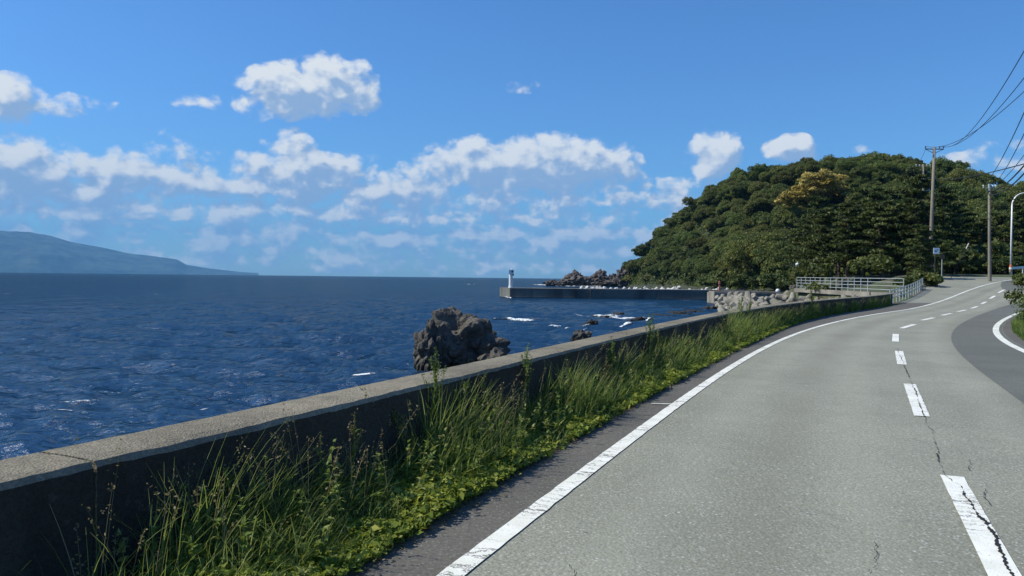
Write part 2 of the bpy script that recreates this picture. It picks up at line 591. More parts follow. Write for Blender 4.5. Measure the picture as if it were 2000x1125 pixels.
def mat_rock(name, base, dark, light, scale=1.0, wet=True):
    m, N, b = newmat(name)
    p = geo_pos(N)
    n1 = N.noise(p, 1.1 * scale, 7, 0.68)
    n2 = N.noise(p, 5.5 * scale, 5, 0.7)
    v = N.voronoi(N.vmath('ADD', p, N.vmath('MULTIPLY', N.noise(p, 2.0 * scale, 3, color=True), (0.5, 0.5, 0.5))), 2.6 * scale)
    c = N.mix(N.maprange(n1, 0.35, 0.65), dark, base)
    c = N.mix(N.maprange(n2, 0.50, 0.75, 0, 0.7), c, light)
    c = N.mix(N.maprange(v, 0.32, 0.10, 0, 0.5), c, dark)
    if wet:     # the tide mark: black band just above the sea
        sx = N.n.new('ShaderNodeSeparateXYZ'); N.l.new(p, sx.inputs[0])
        hz = N.math('ADD', sx.outputs[2], N.math('MULTIPLY', n2, 0.8))
        c = N.mix(N.maprange(hz, SEA + 1.3, SEA + 0.6), c, tuple(v * 0.45 for v in dark))
    N.put(b.inputs['Base Color'], c)
    b.inputs['Roughness'].default_value = 0.85
    N.put(b.inputs['Normal'], N.bump(N.math('ADD', n2, N.math('MULTIPLY', v, 0.6)), 0.9, 0.12 / scale))
    return m


M = {}
M['road'] = mat_asphalt('asphalt_old', (0.288, 0.290, 0.232), (0.235, 0.236, 0.186), (0.42, 0.42, 0.39), 0.6, 0.7, True)
M['shoulder'] = mat_asphalt('asphalt_shoulder', (0.132, 0.124, 0.108), (0.15, 0.135, 0.115), (0.20, 0.20, 0.19), 0.7, 0.35)
M['patch'] = mat_asphalt('asphalt_new', (0.148, 0.152, 0.132), (0.13, 0.132, 0.115), (0.2, 0.2, 0.19), 0.15, 0.35)
M['paint'] = mat_paint('paint_worn', 0.55)
M['paint_new'] = mat_paint('paint_fresh', 0.12)
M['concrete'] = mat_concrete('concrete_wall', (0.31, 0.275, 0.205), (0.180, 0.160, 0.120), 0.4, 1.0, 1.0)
M['concrete_face'] = mat_concrete('concrete_shaded', (0.056, 0.053, 0.045), (0.028, 0.028, 0.024), 0.5, 1.0, 0.8)  # darker copy of the wall concrete, shade of the road face painted in
M['pier'] = mat_concrete('concrete_pier', (0.20, 0.20, 0.185), (0.11, 0.11, 0.105), 0.6, 0.15, 0.4)
M['tetra'] = mat_concrete('concrete_block', (0.38, 0.35, 0.29), (0.20, 0.185, 0.155), 0.3, 0.5, 0.4)
M['tetra_sunlit'] = mat_concrete('concrete_sunlit', (0.74, 0.73, 0.69), (0.52, 0.51, 0.47), 0.2, 0.5, 0.3)  # lighter copy of the block concrete, sunlight on the far tetrapods painted in
M['soil'] = mat_simple('soil', (0.075, 0.06, 0.042), 0.95, 0, 0.5, 1.2)
_n = NT(M['soil'].node_tree); _b = M['soil'].node_tree.nodes['Principled BSDF']
_src = _b.inputs['Base Color'].links[0].from_socket
_n.put(_b.inputs['Base Color'], _n.mix(_n.maprange(_n.noise(geo_pos(_n), 0.6, 5, .65), .40, .58), _src, (0.060, 0.085, 0.022)))     # low turf over the soil
M['scrub'] = mat_simple('scrub_floor', (0.030, 0.036, 0.018), 0.95, 0, 0.5, 0.4)
M['rock'] = mat_rock('rock_basalt', (0.118, 0.104, 0.084), (0.046, 0.042, 0.036), (0.23, 0.20, 0.155), 1.0)
M['rock_far'] = mat_rock('rock_stack', (0.15, 0.12, 0.10), (0.060, 0.052, 0.050), (0.25, 0.20, 0.16), 0.18)
M['galv'] = mat_simple('galvanised_steel', (0.43, 0.46, 0.44), 0.45, 0.2, 0.12, 2.0)
M['white'] = mat_simple('white_paint', (0.80, 0.81, 0.80), 0.5, 0, 0.05, 1.0)
M['polec'] = mat_simple('pole_concrete', (0.22, 0.19, 0.15), 0.85, 0, 0.15, 1.5)
M['darkm'] = mat_simple('dark_metal', (0.05, 0.05, 0.055), 0.6, 0.2, 0.2, 2.0)
M['wire'] = mat_simple('cable_black', (0.018, 0.018, 0.02), 0.7, 0, 0.1, 1.0)
M['red'] = mat_simple('red_paint', (0.26, 0.075, 0.050), 0.6, 0, 0.2, 2.0)
M['orange'] = mat_simple('orange_marker', (0.75, 0.17, 0.04), 0.5, 0, 0.1, 2.0)
M['porc'] = mat_simple('porcelain', (0.75, 0.75, 0.72), 0.3, 0, 0.05, 2.0)
M['bluep'] = mat_simple('blue_paint', (0.05, 0.13, 0.42), 0.5, 0, 0.1, 2.0)
M['bark'] = mat_simple('bark', (0.085, 0.062, 0.045), 0.95, 0, 0.35, 3.0)
M['grass'] = mat_leaf('grass_blades', (0.040, 0.076, 0.014), (0.115, 0.200, 0.032), (0.40, 0.42, 0.18), 0.42, 0.0)
M['cover'] = mat_leaf('cover_leaves', (0.060, 0.100, 0.014), (0.195, 0.255, 0.032), (0.47, 0.46, 0.10), 0.35, 0.0)
M['weed'] = mat_leaf('weed_leaves', (0.05, 0.095, 0.018), (0.130, 0.200, 0.038), (0.32, 0.33, 0.12), 0.3, 0.1)
M['straw'] = mat_leaf('seed_heads', (0.10, 0.075, 0.04), (0.22, 0.17, 0.09), (0.40, 0.34, 0.20), 0.3, 0.1)
M['leaf'] = mat_leaf('leaves_broad', (0.040, 0.060, 0.016), (0.108, 0.136, 0.032), (0.200, 0.210, 0.058), 0.34, 0.30)
M['leaf_gold'] = mat_leaf('leaves_golden', (0.15, 0.115, 0.024), (0.38, 0.295, 0.07), (0.60, 0.48, 0.15), 0.2, 0.0)
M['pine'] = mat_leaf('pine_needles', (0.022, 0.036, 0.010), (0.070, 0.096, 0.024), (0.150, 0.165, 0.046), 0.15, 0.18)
M['bush'] = mat_leaf('bush_leaves', (0.028, 0.044, 0.011), (0.080, 0.106, 0.026), (0.165, 0.175, 0.052), 0.25, 0.22)

# ------------------------------------------------------------------ sea
NW = 64
lam = np.exp(rng.uniform(math.log(0.8), math.log(7.0), NW))
wdir = R(-112) + rng.normal(0, 0.42, NW)          # towards the shore
wk = 2 * math.pi / lam
wkx, wky = wk * np.cos(wdir), wk * np.sin(wdir)
wamp = 0.0150 * lam ** 0.60 * rng.uniform(0.6, 1.3, NW)
wph = rng.uniform(0, 6.28, NW)


def sea_z(x, y, cell=None):
    z = np.zeros_like(x)
    for i in range(NW):
        ph = x * wkx[i] + y * wky[i] + wph[i]
        s = np.sin(ph)
        s = s + 0.28 * np.sin(2 * ph + 1.57)
        a = wamp[i]
        if cell is not None:
            a = a * sstep(2.0, 4.5, lam[i] / cell)
        z = z + a * s
    # gusts: rougher and calmer areas
    return z * (0.75 + 0.5 * np.sin(x * 0.021 + 1.3) * np.sin(y * 0.017 + x * 0.008))


nr = 760
rad = np.concatenate([[0.5, 3.0], np.geomspace(6.5, 8000, nr)])
th = np.concatenate([np.linspace(-180, -50, 60, endpoint=False), np.linspace(-50, 45, 760, endpoint=False), np.linspace(45, 180, 50, endpoint=False)])
th = np.radians(th)
RR, TT = np.meshgrid(rad, th, indexing='ij')
sx, sy = RR * np.sin(TT), RR * np.cos(TT)
dr = np.gradient(rad)[:, None] * np.ones_like(TT)
dth = np.gradient(th)[None, :] * RR
sz = SEA + sea_z(sx, sy, np.maximum(dr, np.minimum(np.abs(dth), 4)))
na = len(th)
idx = np.arange(len(rad) * na).reshape(len(rad), na)
i0, i1 = idx[:-1], idx[1:]
q = np.stack([i0, i1, np.roll(i1, -1, 1), np.roll(i0, -1, 1)], -1).reshape(-1, 4)

m, N, b = newmat('sea_water')
p = geo_pos(N)
ch = N.noise(N.vmath('MULTIPLY', p, (0.75, 1.5, 1.0)), 1.9, 5, 0.54, 0.3)
ch2 = N.noise(N.vmath('MULTIPLY', p, (0.42, 1.0, 1.0)), 0.42, 4, 0.5, 0.4)
big = N.noise(p, 0.012, 4, 0.6)
wcol = N.mix(N.maprange(big, 0.35, 0.65), (0.0034, 0.0205, 0.046), (0.0048, 0.026, 0.056))
bn = N.bump(ch2, 1.0, 0.60)
nrm = N.bump(ch, 1.0, 0.20, bn)
dif = N.n.new('ShaderNodeBsdfDiffuse'); N.put(dif.inputs['Color'], wcol); N.put(dif.inputs['Normal'], nrm)
glo = N.n.new('ShaderNodeBsdfGlossy'); glo.inputs['Roughness'].default_value = 0.07; N.put(glo.inputs['Normal'], nrm)
fre = N.n.new('ShaderNodeFresnel'); fre.inputs['IOR'].default_value = 1.33; N.put(fre.inputs['Normal'], nrm)
msx = N.n.new('ShaderNodeMixShader')
N.put(msx.inputs[0], N.math('MINIMUM', N.math('MULTIPLY', fre.outputs[0], 0.74), 0.28))       # slopes too small to model keep a rough sea from mirroring at grazing angles
N.l.new(dif.outputs[0], msx.inputs[1]); N.l.new(glo.outputs[0], msx.inputs[2])
N.l.new(msx.outputs[0], m.node_tree.nodes['Material Output'].inputs['Surface'])
M['sea'] = m
sea = mesh_np('sea', np.stack([sx, sy, sz], -1).reshape(-1, 3), q, M['sea'], smooth=True)
tag(sea, 'deep blue choppy sea reaching to the horizon', 'sea', kind='structure')

# ------------------------------------------------------------------ land under the road, verge and trees
ys = np.concatenate([np.arange(-14, 90, 0.5), np.arange(90, 152, 2.0)])
off = np.concatenate([[-0.3, 0.3, 1, 2, 4, 6], np.arange(8, 30, 2), np.arange(30, 150, 8)])


def coast_x(Y):
    Y = np.asarray(Y, float)
    a = wall_x(np.minimum(Y, 61.0))
    b2 = np.interp(Y, [61, 70, 87, 140, 163, 200], [31.2, 31.3, 32.4, 41, 46, 70])
    return np.where(Y < 61, a, b2)


GX = coast_x(ys)[:, None] + off[None, :]
GY = np.repeat(ys[:, None], len(off), 1)
GZ = land_h(GX, GY) - 0.03
GZ[:, 0] = np.where(ys > 61, GZ[:, 0], GZ[:, 0] - 0.0)
# foot of the land under the wall and the railing goes down to the sea bed
GX = np.concatenate([GX[:, :1] - 0.02, GX], 1); GY = np.concatenate([GY[:, :1], GY], 1)
GZ = np.concatenate([np.full((len(ys), 1), SEA - 3.0), GZ], 1)
nx = GX.shape[1]
idx = np.arange(GX.size).reshape(GX.shape)
q = np.stack([idx[:-1, :-1], idx[:-1, 1:], idx[1:, 1:], idx[1:, :-1]], -1).reshape(-1, 4)
ground = mesh_np('ground', np.stack([GX, GY, GZ], -1).reshape(-1, 3), q, M['soil'], smooth=False)
tag(ground, 'brown soil beside the coast road under verge and trees', 'ground', kind='structure')


def strip(name, xa, xb, y0, y1, z, mat, step=0.4, ncol=2, parent=None, wob=(0, 0)):
    """sheet between two curves xa(Y) and xb(Y), lying z above the ground"""
    Y = np.arange(y0, y1 + step * .5, step)
    A, B = xa(Y), xb(Y)
    A = A + wob[0] * np.array([mnoise.noise(Vector((v * 0.9, 1.7, 3))) + .5 * mnoise.noise(Vector((v * 3.1, 5.7, 3))) for v in Y])
    B = B + wob[1] * np.array([mnoise.noise(Vector((v * 0.9, 8.7, 3))) for v in Y])
    t = np.linspace(0, 1, ncol)
    X = A[:, None] * (1 - t) + B[:, None] * t
    YY = np.repeat(Y[:, None], ncol, 1)
    Z = road_h(YY) + z
    i = np.arange(X.size).reshape(X.shape)
    f = np.stack([i[:-1, :-1], i[:-1, 1:], i[1:, 1:], i[1:, :-1]], -1).reshape(-1, 4)
    return mesh_np(name, np.stack([X, YY, Z], -1).reshape(-1, 3), f, mat, parent, attr={'lat': ((X - line_x(YY)) * .9).ravel()})


shoulder = strip('road_shoulder', lambda Y: verge_x(np.minimum(Y, 55)) + np.maximum(Y - 55, 0) * 0.6 - 0.10, lambda Y: line_x(Y) + 0.02, -8, 72, 0.0,
                 M['shoulder'], wob=(0.12, 0))
tag(shoulder, 'dark grey asphalt shoulder between the grass verge and the white edge line', 'road shoulder', kind='structure')
road_right = lambda Y: np.where(Y < 19, rline_x(19) + (Y - 19) * 0.5, rline_x(np.clip(Y, 19, 46)) + np.maximum(Y - 46, 0) * 0.72) + 0.3
road = strip('road', lambda Y: line_x(Y) - 0.02, road_right, -8, 88, 0.004, M['road'], 0.4, 24)
tag(road, 'weathered grey asphalt coast road curving to the right', 'road', kind='structure')
apron = strip('roadside_apron', lambda Y: wall_x(np.minimum(Y, 68)) + np.maximum(Y - 68, 0) * .55 + 0.25, lambda Y: line_x(Y) + 0.01, 56, 84, 0.003, M['road'], 0.4, 3)
tag(apron, 'pale asphalt lay-by beside the road in front of the trees', 'pavement', kind='structure')
rsh = strip('road_shoulder', lambda Y: road_right(Y) - 0.05, lambda Y: road_right(Y) + 1.1, -8, 60, 0.0, M['shoulder'], 0.5, 2, wob=(0, .3))
tag(rsh, 'dark asphalt shoulder outside the curved right edge line by the bush', 'road shoulder', kind='structure')
patch = strip('asphalt_patch', lambda Y: np.maximum(patch_x(np.clip(Y, 11.1, 51.5)) + np.maximum(Y - 51.5, 0) * .85 - np.minimum(Y - 11.1, 0) * -0.42, line_x(Y) + 3.4),
              lambda Y: road_right(Y) - 0.02, -6, 58, 0.008, M['patch'], 0.4, 2, parent=None)
tag(patch, 'darker new asphalt patch on the inside of the bend', 'pavement', kind='structure')
far_patch = strip('asphalt_patch', lambda Y: line_x(Y) + 3.0 - (Y - 68) * 0.28, lambda Y: road_right(Y) - 0.02, 68, 80, 0.009, M['patch'], 0.4, 3)
tag(far_patch, 'dark asphalt patch across the road at the far end of the bend', 'pavement', kind='structure')


def marking(name, pts, width, mat, parent, z=0.013, label=None, res=0.15):
    """painted line along pts (x,y): a thin slab that follows the ground"""
    P = np.array(pts, float)
    seg = np.linalg.norm(np.diff(P, axis=0), axis=1)
    s = np.concatenate([[0], np.cumsum(seg)])
    n = max(2, int(s[-1] / res))
    t = np.linspace(0, s[-1], n)
    X, Y = np.interp(t, s, P[:, 0]), np.interp(t, s, P[:, 1])
    dx, dy = np.gradient(X), np.gradient(Y)
    L = np.hypot(dx, dy)
    nxv, nyv = dy / L, -dx / L
    cols = np.linspace(-0.5, 0.5, 5)
    edge = np.array([[0.012 * mnoise.noise(Vector((a * 6, c * 40, 2))) for c in (-1, 1)] for a in t])
    wv = cols[None, :] * width + edge[:, :1] * (cols < -.4) + edge[:, 1:] * (cols > .4)
    VX = X[:, None] + nxv[:, None] * wv
    VY = Y[:, None] + nyv[:, None] * wv
    VZ = road_h(VY) + z
    i = np.arange(VX.size).reshape(VX.shape)
    f = np.stack([i[:-1, :-1], i[:-1, 1:], i[1:, 1:], i[1:, :-1]], -1).reshape(-1, 4)
    o = mesh_np(name, np.stack([VX, VY, VZ], -1).reshape(-1, 3), f, mat, parent,
                attr={'u': np.repeat(t[:, None], 5, 1).ravel(), 'v': np.repeat(cols[None, :] * width, n, 0).ravel()})
    return o


Yl = np.arange(-6, 88, 0.5)
marking('edge_line', np.stack([line_x(Yl), Yl], -1), 0.150, M['paint'], road)['label'] = 'cracked white edge line along the sea side of the road'
Yr = np.arange(17, 46, 0.4)
marking('edge_line', np.stack([rline_x(Yr) + 0.04, Yr], -1), 0.20, M['paint_new'], road)['label'] = 'fresh white edge line round the inside of the bend'
dash_px = [((1990, 1180), (1859, 932)), ((1801, 814.5), (1776.5, 751)), ((1762, 713), (1755.8, 686.5)), ((1749, 668), (1749.5, 653)),
           ((1760.5, 641.8), (1786, 634)), ((1800.6, 626), (1824, 620.8)), ((1839.7, 616.3), (1858, 612.4)), ((1870, 609), (1886, 605.6)),
           ((1896.8, 602.7), (1909, 598.7)), ((1917, 593.9), (1925.7, 589.6)), ((1933.5, 583.5), (1943, 578)), ((1950, 572), (1962, 566))]
cpts = []
for k, (a, c) in enumerate(dash_px):
    A, B = on_g(*a)[:2], on_g(*c)[:2]
    cpts += [A, B]
    marking('centre_dash', [A, B], 0.185 if k < 4 else 0.2, M['paint'] if k < 2 else M['paint_new'], road)
A, B = np.array(on_g(1272, 790)[:2]), np.array(on_g(1322, 791)[:2])
marking('survey_mark', [A, B], 0.045, M['paint_new'], road, z=0.015)

# ragged crack that follows the centre line joint
mcr = mat_simple('crack_black', (0.012, 0.012, 0.012), 0.95, 0, 0.3, 5.0)


def crack(name, pts, w, parent, z=0.0165, seed=0, amp=0.05):
    P = np.array(pts)
    seg = np.linalg.norm(np.diff(P, axis=0), axis=1)
    s = np.concatenate([[0], np.cumsum(seg)])
    t = np.arange(0, s[-1], 0.012)
    X, Y = np.interp(t, s, P[:, 0]), np.interp(t, s, P[:, 1])
    dx, dy = np.gradient(X), np.gradient(Y); L = np.hypot(dx, dy)
    nz = lambda a, f, o: np.array([mnoise.noise(Vector((v * f, o + seed * 7.3, 0.5))) for v in a])
    off_ = amp * nz(t, 1.6, 1) + amp * 0.5 * nz(t, 7, 2) + 0.010 * nz(t, 30, 3)
    wd = w * np.clip(0.45 + 1.0 * nz(t, 2.3, 4) + 0.9 * nz(t, 25, 5), 0.05, 3)
    V = []
    for sg in (-1, 1):
        V.append(np.stack([X + dy / L * (off_ + sg * wd / 2), Y - dx / L * (off_ + sg * wd / 2), road_h(Y) + z], -1))
    V = np.stack(V, 1).reshape(-1, 3)
    i = np.arange(len(V)).reshape(-1, 2)
    f = np.stack([i[:-1, 0], i[:-1, 1], i[1:, 1], i[1:, 0]], -1)
    o = mesh_np(name, V, f, mcr, parent)
    return o


cl = [np.array(on_g(*p)[:2]) for p in ((2010, 1180), (1963, 1100), (1930, 1040), (1897, 985), (1868, 945), (1846, 932), (1835, 895), (1815, 840), (1805, 815),
                                       (1793, 782), (1782, 752), (1770, 725), (1760, 700), (1752, 680))]
crack('road_crack', cl[:5], 0.030, road, seed=1, amp=0.035)
crack('road_crack', cl[4:9], 0.016, road, seed=2, amp=0.05)
crack('road_crack', cl[8:12], 0.018, road, seed=3, amp=0.02)
crack('road_crack', cl[11:], 0.014, road, seed=4, amp=0.03)
for k, pp in enumerate((((1862, 872), (1876, 880), (1886, 905), (1899, 922)), ((1921, 945), (1915, 962), (1930, 990)), ((1840, 872), (1960, 880), (2010, 878)),
                        ((1700, 1125), (1712, 1090), (1706, 1060)), ((1110, 1095), (1130, 1118), (1122, 1150)))):
    crack('road_crack', [np.array(on_g(*p)[:2]) for p in pp], 0.007, road, seed=10 + k, amp=0.05)

# ------------------------------------------------------------------ sea wall
wallE = empty('seawall', (0, 0, 0))
tag(wallE, 'low weathered concrete seawall running along the grass verge', 'seawall')
WT = 0.47
joints = [-9.5, -2.0, 3.86, 11.6, 19.4, 27.0, 34.2, 41.2, 47.8, 55.2]
for a, c in zip(joints[:-1], joints[1:]):
    Y = np.concatenate([[a + 0.009], np.arange(a + 0.06, c - 0.05, 0.07 if c < 20 else 0.2), [c - 0.009]])
    X = wall_x(Y)
    d = np.gradient(X, Y); L = np.hypot(d, 1)
    nxv, nyv = -1 / L, d / L                      # towards the sea
    # cross section: road face, chipped arris, top, seaward arris, sea face
    sec = [(0.0, -0.25), (0.0, 0.25), (0.0, WALL_H - 0.035), (0.022, WALL_H - 0.004), (0.10, WALL_H), (WT / 2, WALL_H + .004), (WT - 0.03, WALL_H), (WT, WALL_H - 0.03), (WT + 0.10, -0.6), (WT + 0.9, SEA - 2.5)]
    V = []
    for j, (o_, z_) in enumerate(sec):
        if j in (2, 3, 4):
            jag = np.array([mnoise.noise(Vector((yy * 4.1, j * 1.3, 2.2))) * .6 + mnoise.noise(Vector((yy * 13, j * 2.3, 7))) * .5 for yy in Y])
            bite = np.clip(np.array([mnoise.noise(Vector((yy * 1.1, 3.3, 9.2))) for yy in Y]) - .15, 0, 1) * 0.05
            oo = o_ + 0.014 * jag + (bite if j < 4 else 0)
            zz = z_ + 0.010 * jag - (bite * .6 if j < 4 else 0)
        else:
            oo, zz = o_ + 0 * Y, z_ + 0 * Y
            if z_ > 0.3:
                zz = zz + 0.004 * np.array([mnoise.noise(Vector((yy * 6, j * 5., 1.))) for yy in Y])
        V.append(np.stack([X + nxv * oo, Y + nyv * oo, road_h(Y) * 0.55 + zz], -1))
    V = np.stack(V, 1)
    ns = len(sec)
    i = np.arange(len(Y) * ns).reshape(len(Y), ns)
    f = np.stack([i[:-1, :-1], i[:-1, 1:], i[1:, 1:], i[1:, :-1]], -1).reshape(-1, 4)
    V = V.reshape(-1, 3)
    mb = MB(); mb.add(V, [tuple(x) for x in f])
    mb.add(V[:ns], [tuple(range(ns))]); mb.add(V[-ns:], [tuple(range(ns))])
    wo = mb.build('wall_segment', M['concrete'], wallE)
    wo.data.materials.append(M['concrete_face'])          # road side, its shade put into a near-black colour
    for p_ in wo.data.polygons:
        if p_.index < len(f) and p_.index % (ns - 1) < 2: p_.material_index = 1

# ------------------------------------------------------------------ fences
def fence_line(name, pts, nposts, hgt, rails, label, postr=0.03, railr=0.022, skip=()):
    """pts: foot points (x,y,z); posts spread evenly; each post and rail its own part"""
    P = np.array(pts, float)
    s = np.concatenate([[0], np.cumsum(np.linalg.norm(np.diff(P[:, :2], axis=0), axis=1))])
    t = np.linspace(0, s[-1], nposts)
    Q = np.stack([np.interp(t, s, P[:, k]) for k in range(3)], -1)
    e = empty(name, Q[0])
    tag(e, label, 'fence')
    for k, q_ in enumerate(Q):
        if k in skip: continue
        lo = q_ - Q[0]
        mb = MB()
        mb.tube([(lo[0], lo[1], lo[2] - 0.1), (lo[0], lo[1], lo[2] + hgt)], postr, 8)
        mb.tube([(lo[0], lo[1], lo[2] + hgt), (lo[0], lo[1], lo[2] + hgt + 0.02)], postr * 1.3, 8)
        mb.build('post', M['galv'], e, smooth=False)
    for r_ in rails:
        mb = MB()
        mb.tube([(q_ - Q[0]) + np.array([-0.03, 0, hgt * r_]) for q_ in Q], railr, 6)
        mb.build('rail', M['galv'], e)
    return e


fa = []
for yy in np.linspace(54.6, 68.2, 9):
    fa.append((float(wall_x(min(yy, 68.2))) - 0.05, yy, float(road_h(yy)) - 0.02))
fence_line('guard_fence', fa, 14, 1.02, (0.42, 0.68, 0.93), 'pale galvanised guard fence climbing beside the road at the end of the seawall', 0.045, 0.03)
ra = [(31.2, 61.2, 0.9), (31.0, 66.0, 0.92), (31.9, 86.0, 1.0)]
rl = fence_line('harbour_railing', ra, 18, 1.12, (0.16, 0.45, 0.72, 0.99), 'long pale four-rail railing on a concrete edge above the concrete blocks', 0.04, 0.032, skip=(1, 2, 3))
mb = MB()
for k in range(6):
    a0, a1 = np.array(ra[1]) + (np.array(ra[2]) - np.array(ra[1])) * k / 6, np.array(ra[1]) + (np.array(ra[2]) - np.array(ra[1])) * (k + 1) / 6
    c_ = (a0 + a1) / 2 - np.array(ra[0])
    MB().box((c_[0] - 0.02, c_[1], c_[2] - 0.28), (0.5, np.linalg.norm(a1 - a0) - 0.03, 0.42), -math.atan2(a1[0] - a0[0], a1[1] - a0[1])).build('coping_block', M['tetra'], rl)
MB().box((-0.1, 2.35, -0.26), (0.5, 4.6, 0.42), 0.04).build('coping_block', M['tetra'], rl)
# quay wall below the railing
qb = MB()
ztop = lambda yy: float(np.interp(yy, [84, 90], [0.55, -1.3]))
for (x0, y0), (x1, y1) in zip([(31.25, 61.5), (31.1, 66), (32.0, 84), (33.0, 90), (41, 140)], [(31.1, 66), (32.0, 84), (33.0, 90), (41, 140), (46, 163)]):
    qb.add([(x0, y0, SEA - 2), (x1, y1, SEA - 2), (x1, y1, ztop(y1)), (x0, y0, ztop(y0)), (x0 + 1.2, y0, SEA - 2), (x1 + 1.2, y1, SEA - 2), (x1 + 1.2, y1, ztop(y1)), (x0 + 1.2, y0, ztop(y0))],
           [(0, 1, 2, 3), (4, 5, 6, 7), (3, 2, 6, 7), (0, 1, 5, 4), (0, 3, 7, 4), (1, 2, 6, 5)])
tag(qb.build('quay_wall', M['pier']), 'grey quay wall behind the concrete blocks under the railing', 'wall')

# ------------------------------------------------------------------ breakwaters
PT = SEA + 2.38                                   # top of the long pier
pierE = empty('breakwater', (0, 192, SEA))
tag(pierE, 'long dark concrete breakwater reaching out from the headland', 'breakwater')
pa, pb = np.array([-0.55, 192.0]), np.array([76.0, 191.0])
cuts = [0, 0.215, 0.262, 0.48, 0.70, 0.86, 1.0]
pd = (pb - pa); pl = np.linalg.norm(pd); pd = pd / pl
pn = np.array([-pd[1], pd[0]])
for k in range(6):
    a = pa + pd * pl * cuts[k] + pd * 0.04
    c = pa + pd * pl * cuts[k + 1] - pd * 0.04
    sh = (0.0, 0.45, 0.0, 0.12, 0.0, 0.1)[k]
    back_a = a + pn * 12 + (np.array([-2.9, 0]) if k == 0 else 0)
    back_c = c + pn * 12
    a, c = a + pn * sh, c + pn * sh
    tz = (PT, PT - .03, PT, PT + .02, PT, PT - .02)[k] - SEA
    mb = MB()
    ring = [a, c, back_c, back_a]
    o0 = np.array([0, 192.0])
    lo = [(r_[0], r_[1] - 192, -3.0) for r_ in ring]
    hi = [(r_[0], r_[1] - 192, tz) for r_ in ring]
    mb.add(lo + hi, [(0, 1, 5, 4), (1, 2, 6, 5), (2, 3, 7, 6), (3, 0, 4, 7), (4, 5, 6, 7)])
    mb.build('concrete_block', M['pier'], pierE)
    # projecting foot at the waterline
    if k in (0, 3, 4, 5):
        f0, f1 = a - pn * 0.5, c - pn * 0.5
        mb = MB()
        mb.add([(f0[0], f0[1] - 192, -2), (f1[0], f1[1] - 192, -2), (c[0], c[1] - 192 - .01, -2), (a[0], a[1] - 192 - .01, -2),
                (f0[0], f0[1] - 192, .28), (f1[0], f1[1] - 192, .28), (c[0], c[1] - 192 - .01, .28), (a[0], a[1] - 192 - .01, .28)],
               [(0, 1, 5, 4), (1, 2, 6, 5), (2, 3, 7, 6), (3, 0, 4, 7), (4, 5, 6, 7)])
        mb.build('footing', M['pier'], pierE)

sp_ = at(1395, 580, 163)
spE = empty('quay_block', (sp_[0], 163, SEA))
tag(spE, 'short pale concrete quay end in front of the long breakwater', 'quay')
MB().box((7.5, 3.0, 0.6), (15, 6, 3.4)).build('concrete_block', M['tetra'], spE)
MB().box((7.6, 3.6, 2.42), (14.6, 4.5, 0.25)).build('cap_slab', M['tetra'], spE)

# pier light
lb = at(997.5, 560, 196.5)
lE = empty('pier_light', (lb[0], 196.5, PT))
tag(lE, 'slim white light tower at the tip of the breakwater', 'lighthouse')
mb = MB()
mb.tube([(0, 0, 0), (0, 0, 0.35), (0, 0, 0.36), (0, 0, 3.6)], [0.62, 0.60, 0.50, 0.46], 12)
mb.build('tower', M['white'], lE, smooth=False)
MB().box((0.12, 0, 4.1), (1.25, 1.1, 1.05)).build('lantern_box', M['white'], lE)
MB().box((0.35, -0.57, 4.15), (0.42, 0.06, 0.5)).build('window', M['darkm'], lE)
MB().tube([(0.1, 0, 4.62), (0.1, 0, 4.75), (0.1, 0, 5.0)], [0.16, 0.15, 0.08], 10).build('lamp', M['white'], lE)
MB().box((0.62, -0.3, 3.35), (0.3, 0.3, 0.45)).build('control_box', M['darkm'], lE)
for k in range(9):
    MB().box((0.0, -0.56, 0.5 + k * 0.33), (0.34, 0.05, 0.05)).build('rung', M['galv'], lE)

# red marker post on the quay end
rp = at(1405, 572, 166.5)
rE = empty('marker_post', (rp[0], 166.5, SEA + 2.54))
tag(rE, 'small red marker light post on the pale quay end', 'marker post')
MB().tube([(0, 0, 0), (0, 0, 1.6)], [0.22, 0.16], 10).build('post', M['red'], rE)
MB().tube([(0, 0, 1.6), (0, 0, 1.7), (0, 0, 2.1), (0, 0, 2.3)], [0.3, 0.28, 0.22, 0.06], 10).build('lantern', M['red'], rE)
MB().box((0, 0, 1.1), (1.2, .08, 0.12)).build('arm', M['red'], rE)

# ------------------------------------------------------------------ tetrapods
def tetra_mesh():
    mb = MB()
    dirs = [Vector((0, 0, 1))] + [Vector((math.cos(a) * 0.943, math.sin(a) * 0.943, -0.333)) for a in (0.3, 0.3 + 2.094, 0.3 + 4.188)]
    for d in dirs:
        mb.tube([d * -0.1, d * 0.28, d * 0.85, d * 0.97, d * 1.0], [0.36, 0.42, 0.31, 0.27, 0.16], 12)
    return mb


t0 = tetra_mesh().build('tetrapod', M['tetra'], None)
tme = t0.data
tag(t0, 'pale concrete tetrapod in the heap below the railing', 'tetrapod', 'tetrapods heaped between seawall and quay')
first = [True]


def tetra(x, y, z, s, label, group, rot=None):
    if first[0]:
        o = t0; first[0] = False
    else:
        o = t0.copy(); COL.objects.link(o)
    o.location = (float(x), float(y), float(z)); o.scale = (s, s, s)
    o.rotation_euler = rot or (random.uniform(0, 3.1), random.uniform(0, 3.1), random.uniform(0, 6.2))
    tag(o, label, 'tetrapod', group)
    return o


L1, G1 = 'pale concrete tetrapod in the heap below the railing', 'tetrapods heaped between seawall and quay'
for k in range(84):
    yy = 66 + 72 * (k / 84) ** 1.15 + random.uniform(-1, 1)
    qx = float(np.interp(yy, [61, 66, 86, 140, 163], [31.2, 31.1, 32.0, 41, 46]))
    dd = random.uniform(0.4, 6.5 if yy < 108 else 3.4)
    z = -1.25 - dd * 0.36 + random.uniform(-.25, .35)
    tetra(qx - dd - 0.4, yy, max(z, SEA + 0.3), random.uniform(1.15, 1.5), L1, G1)
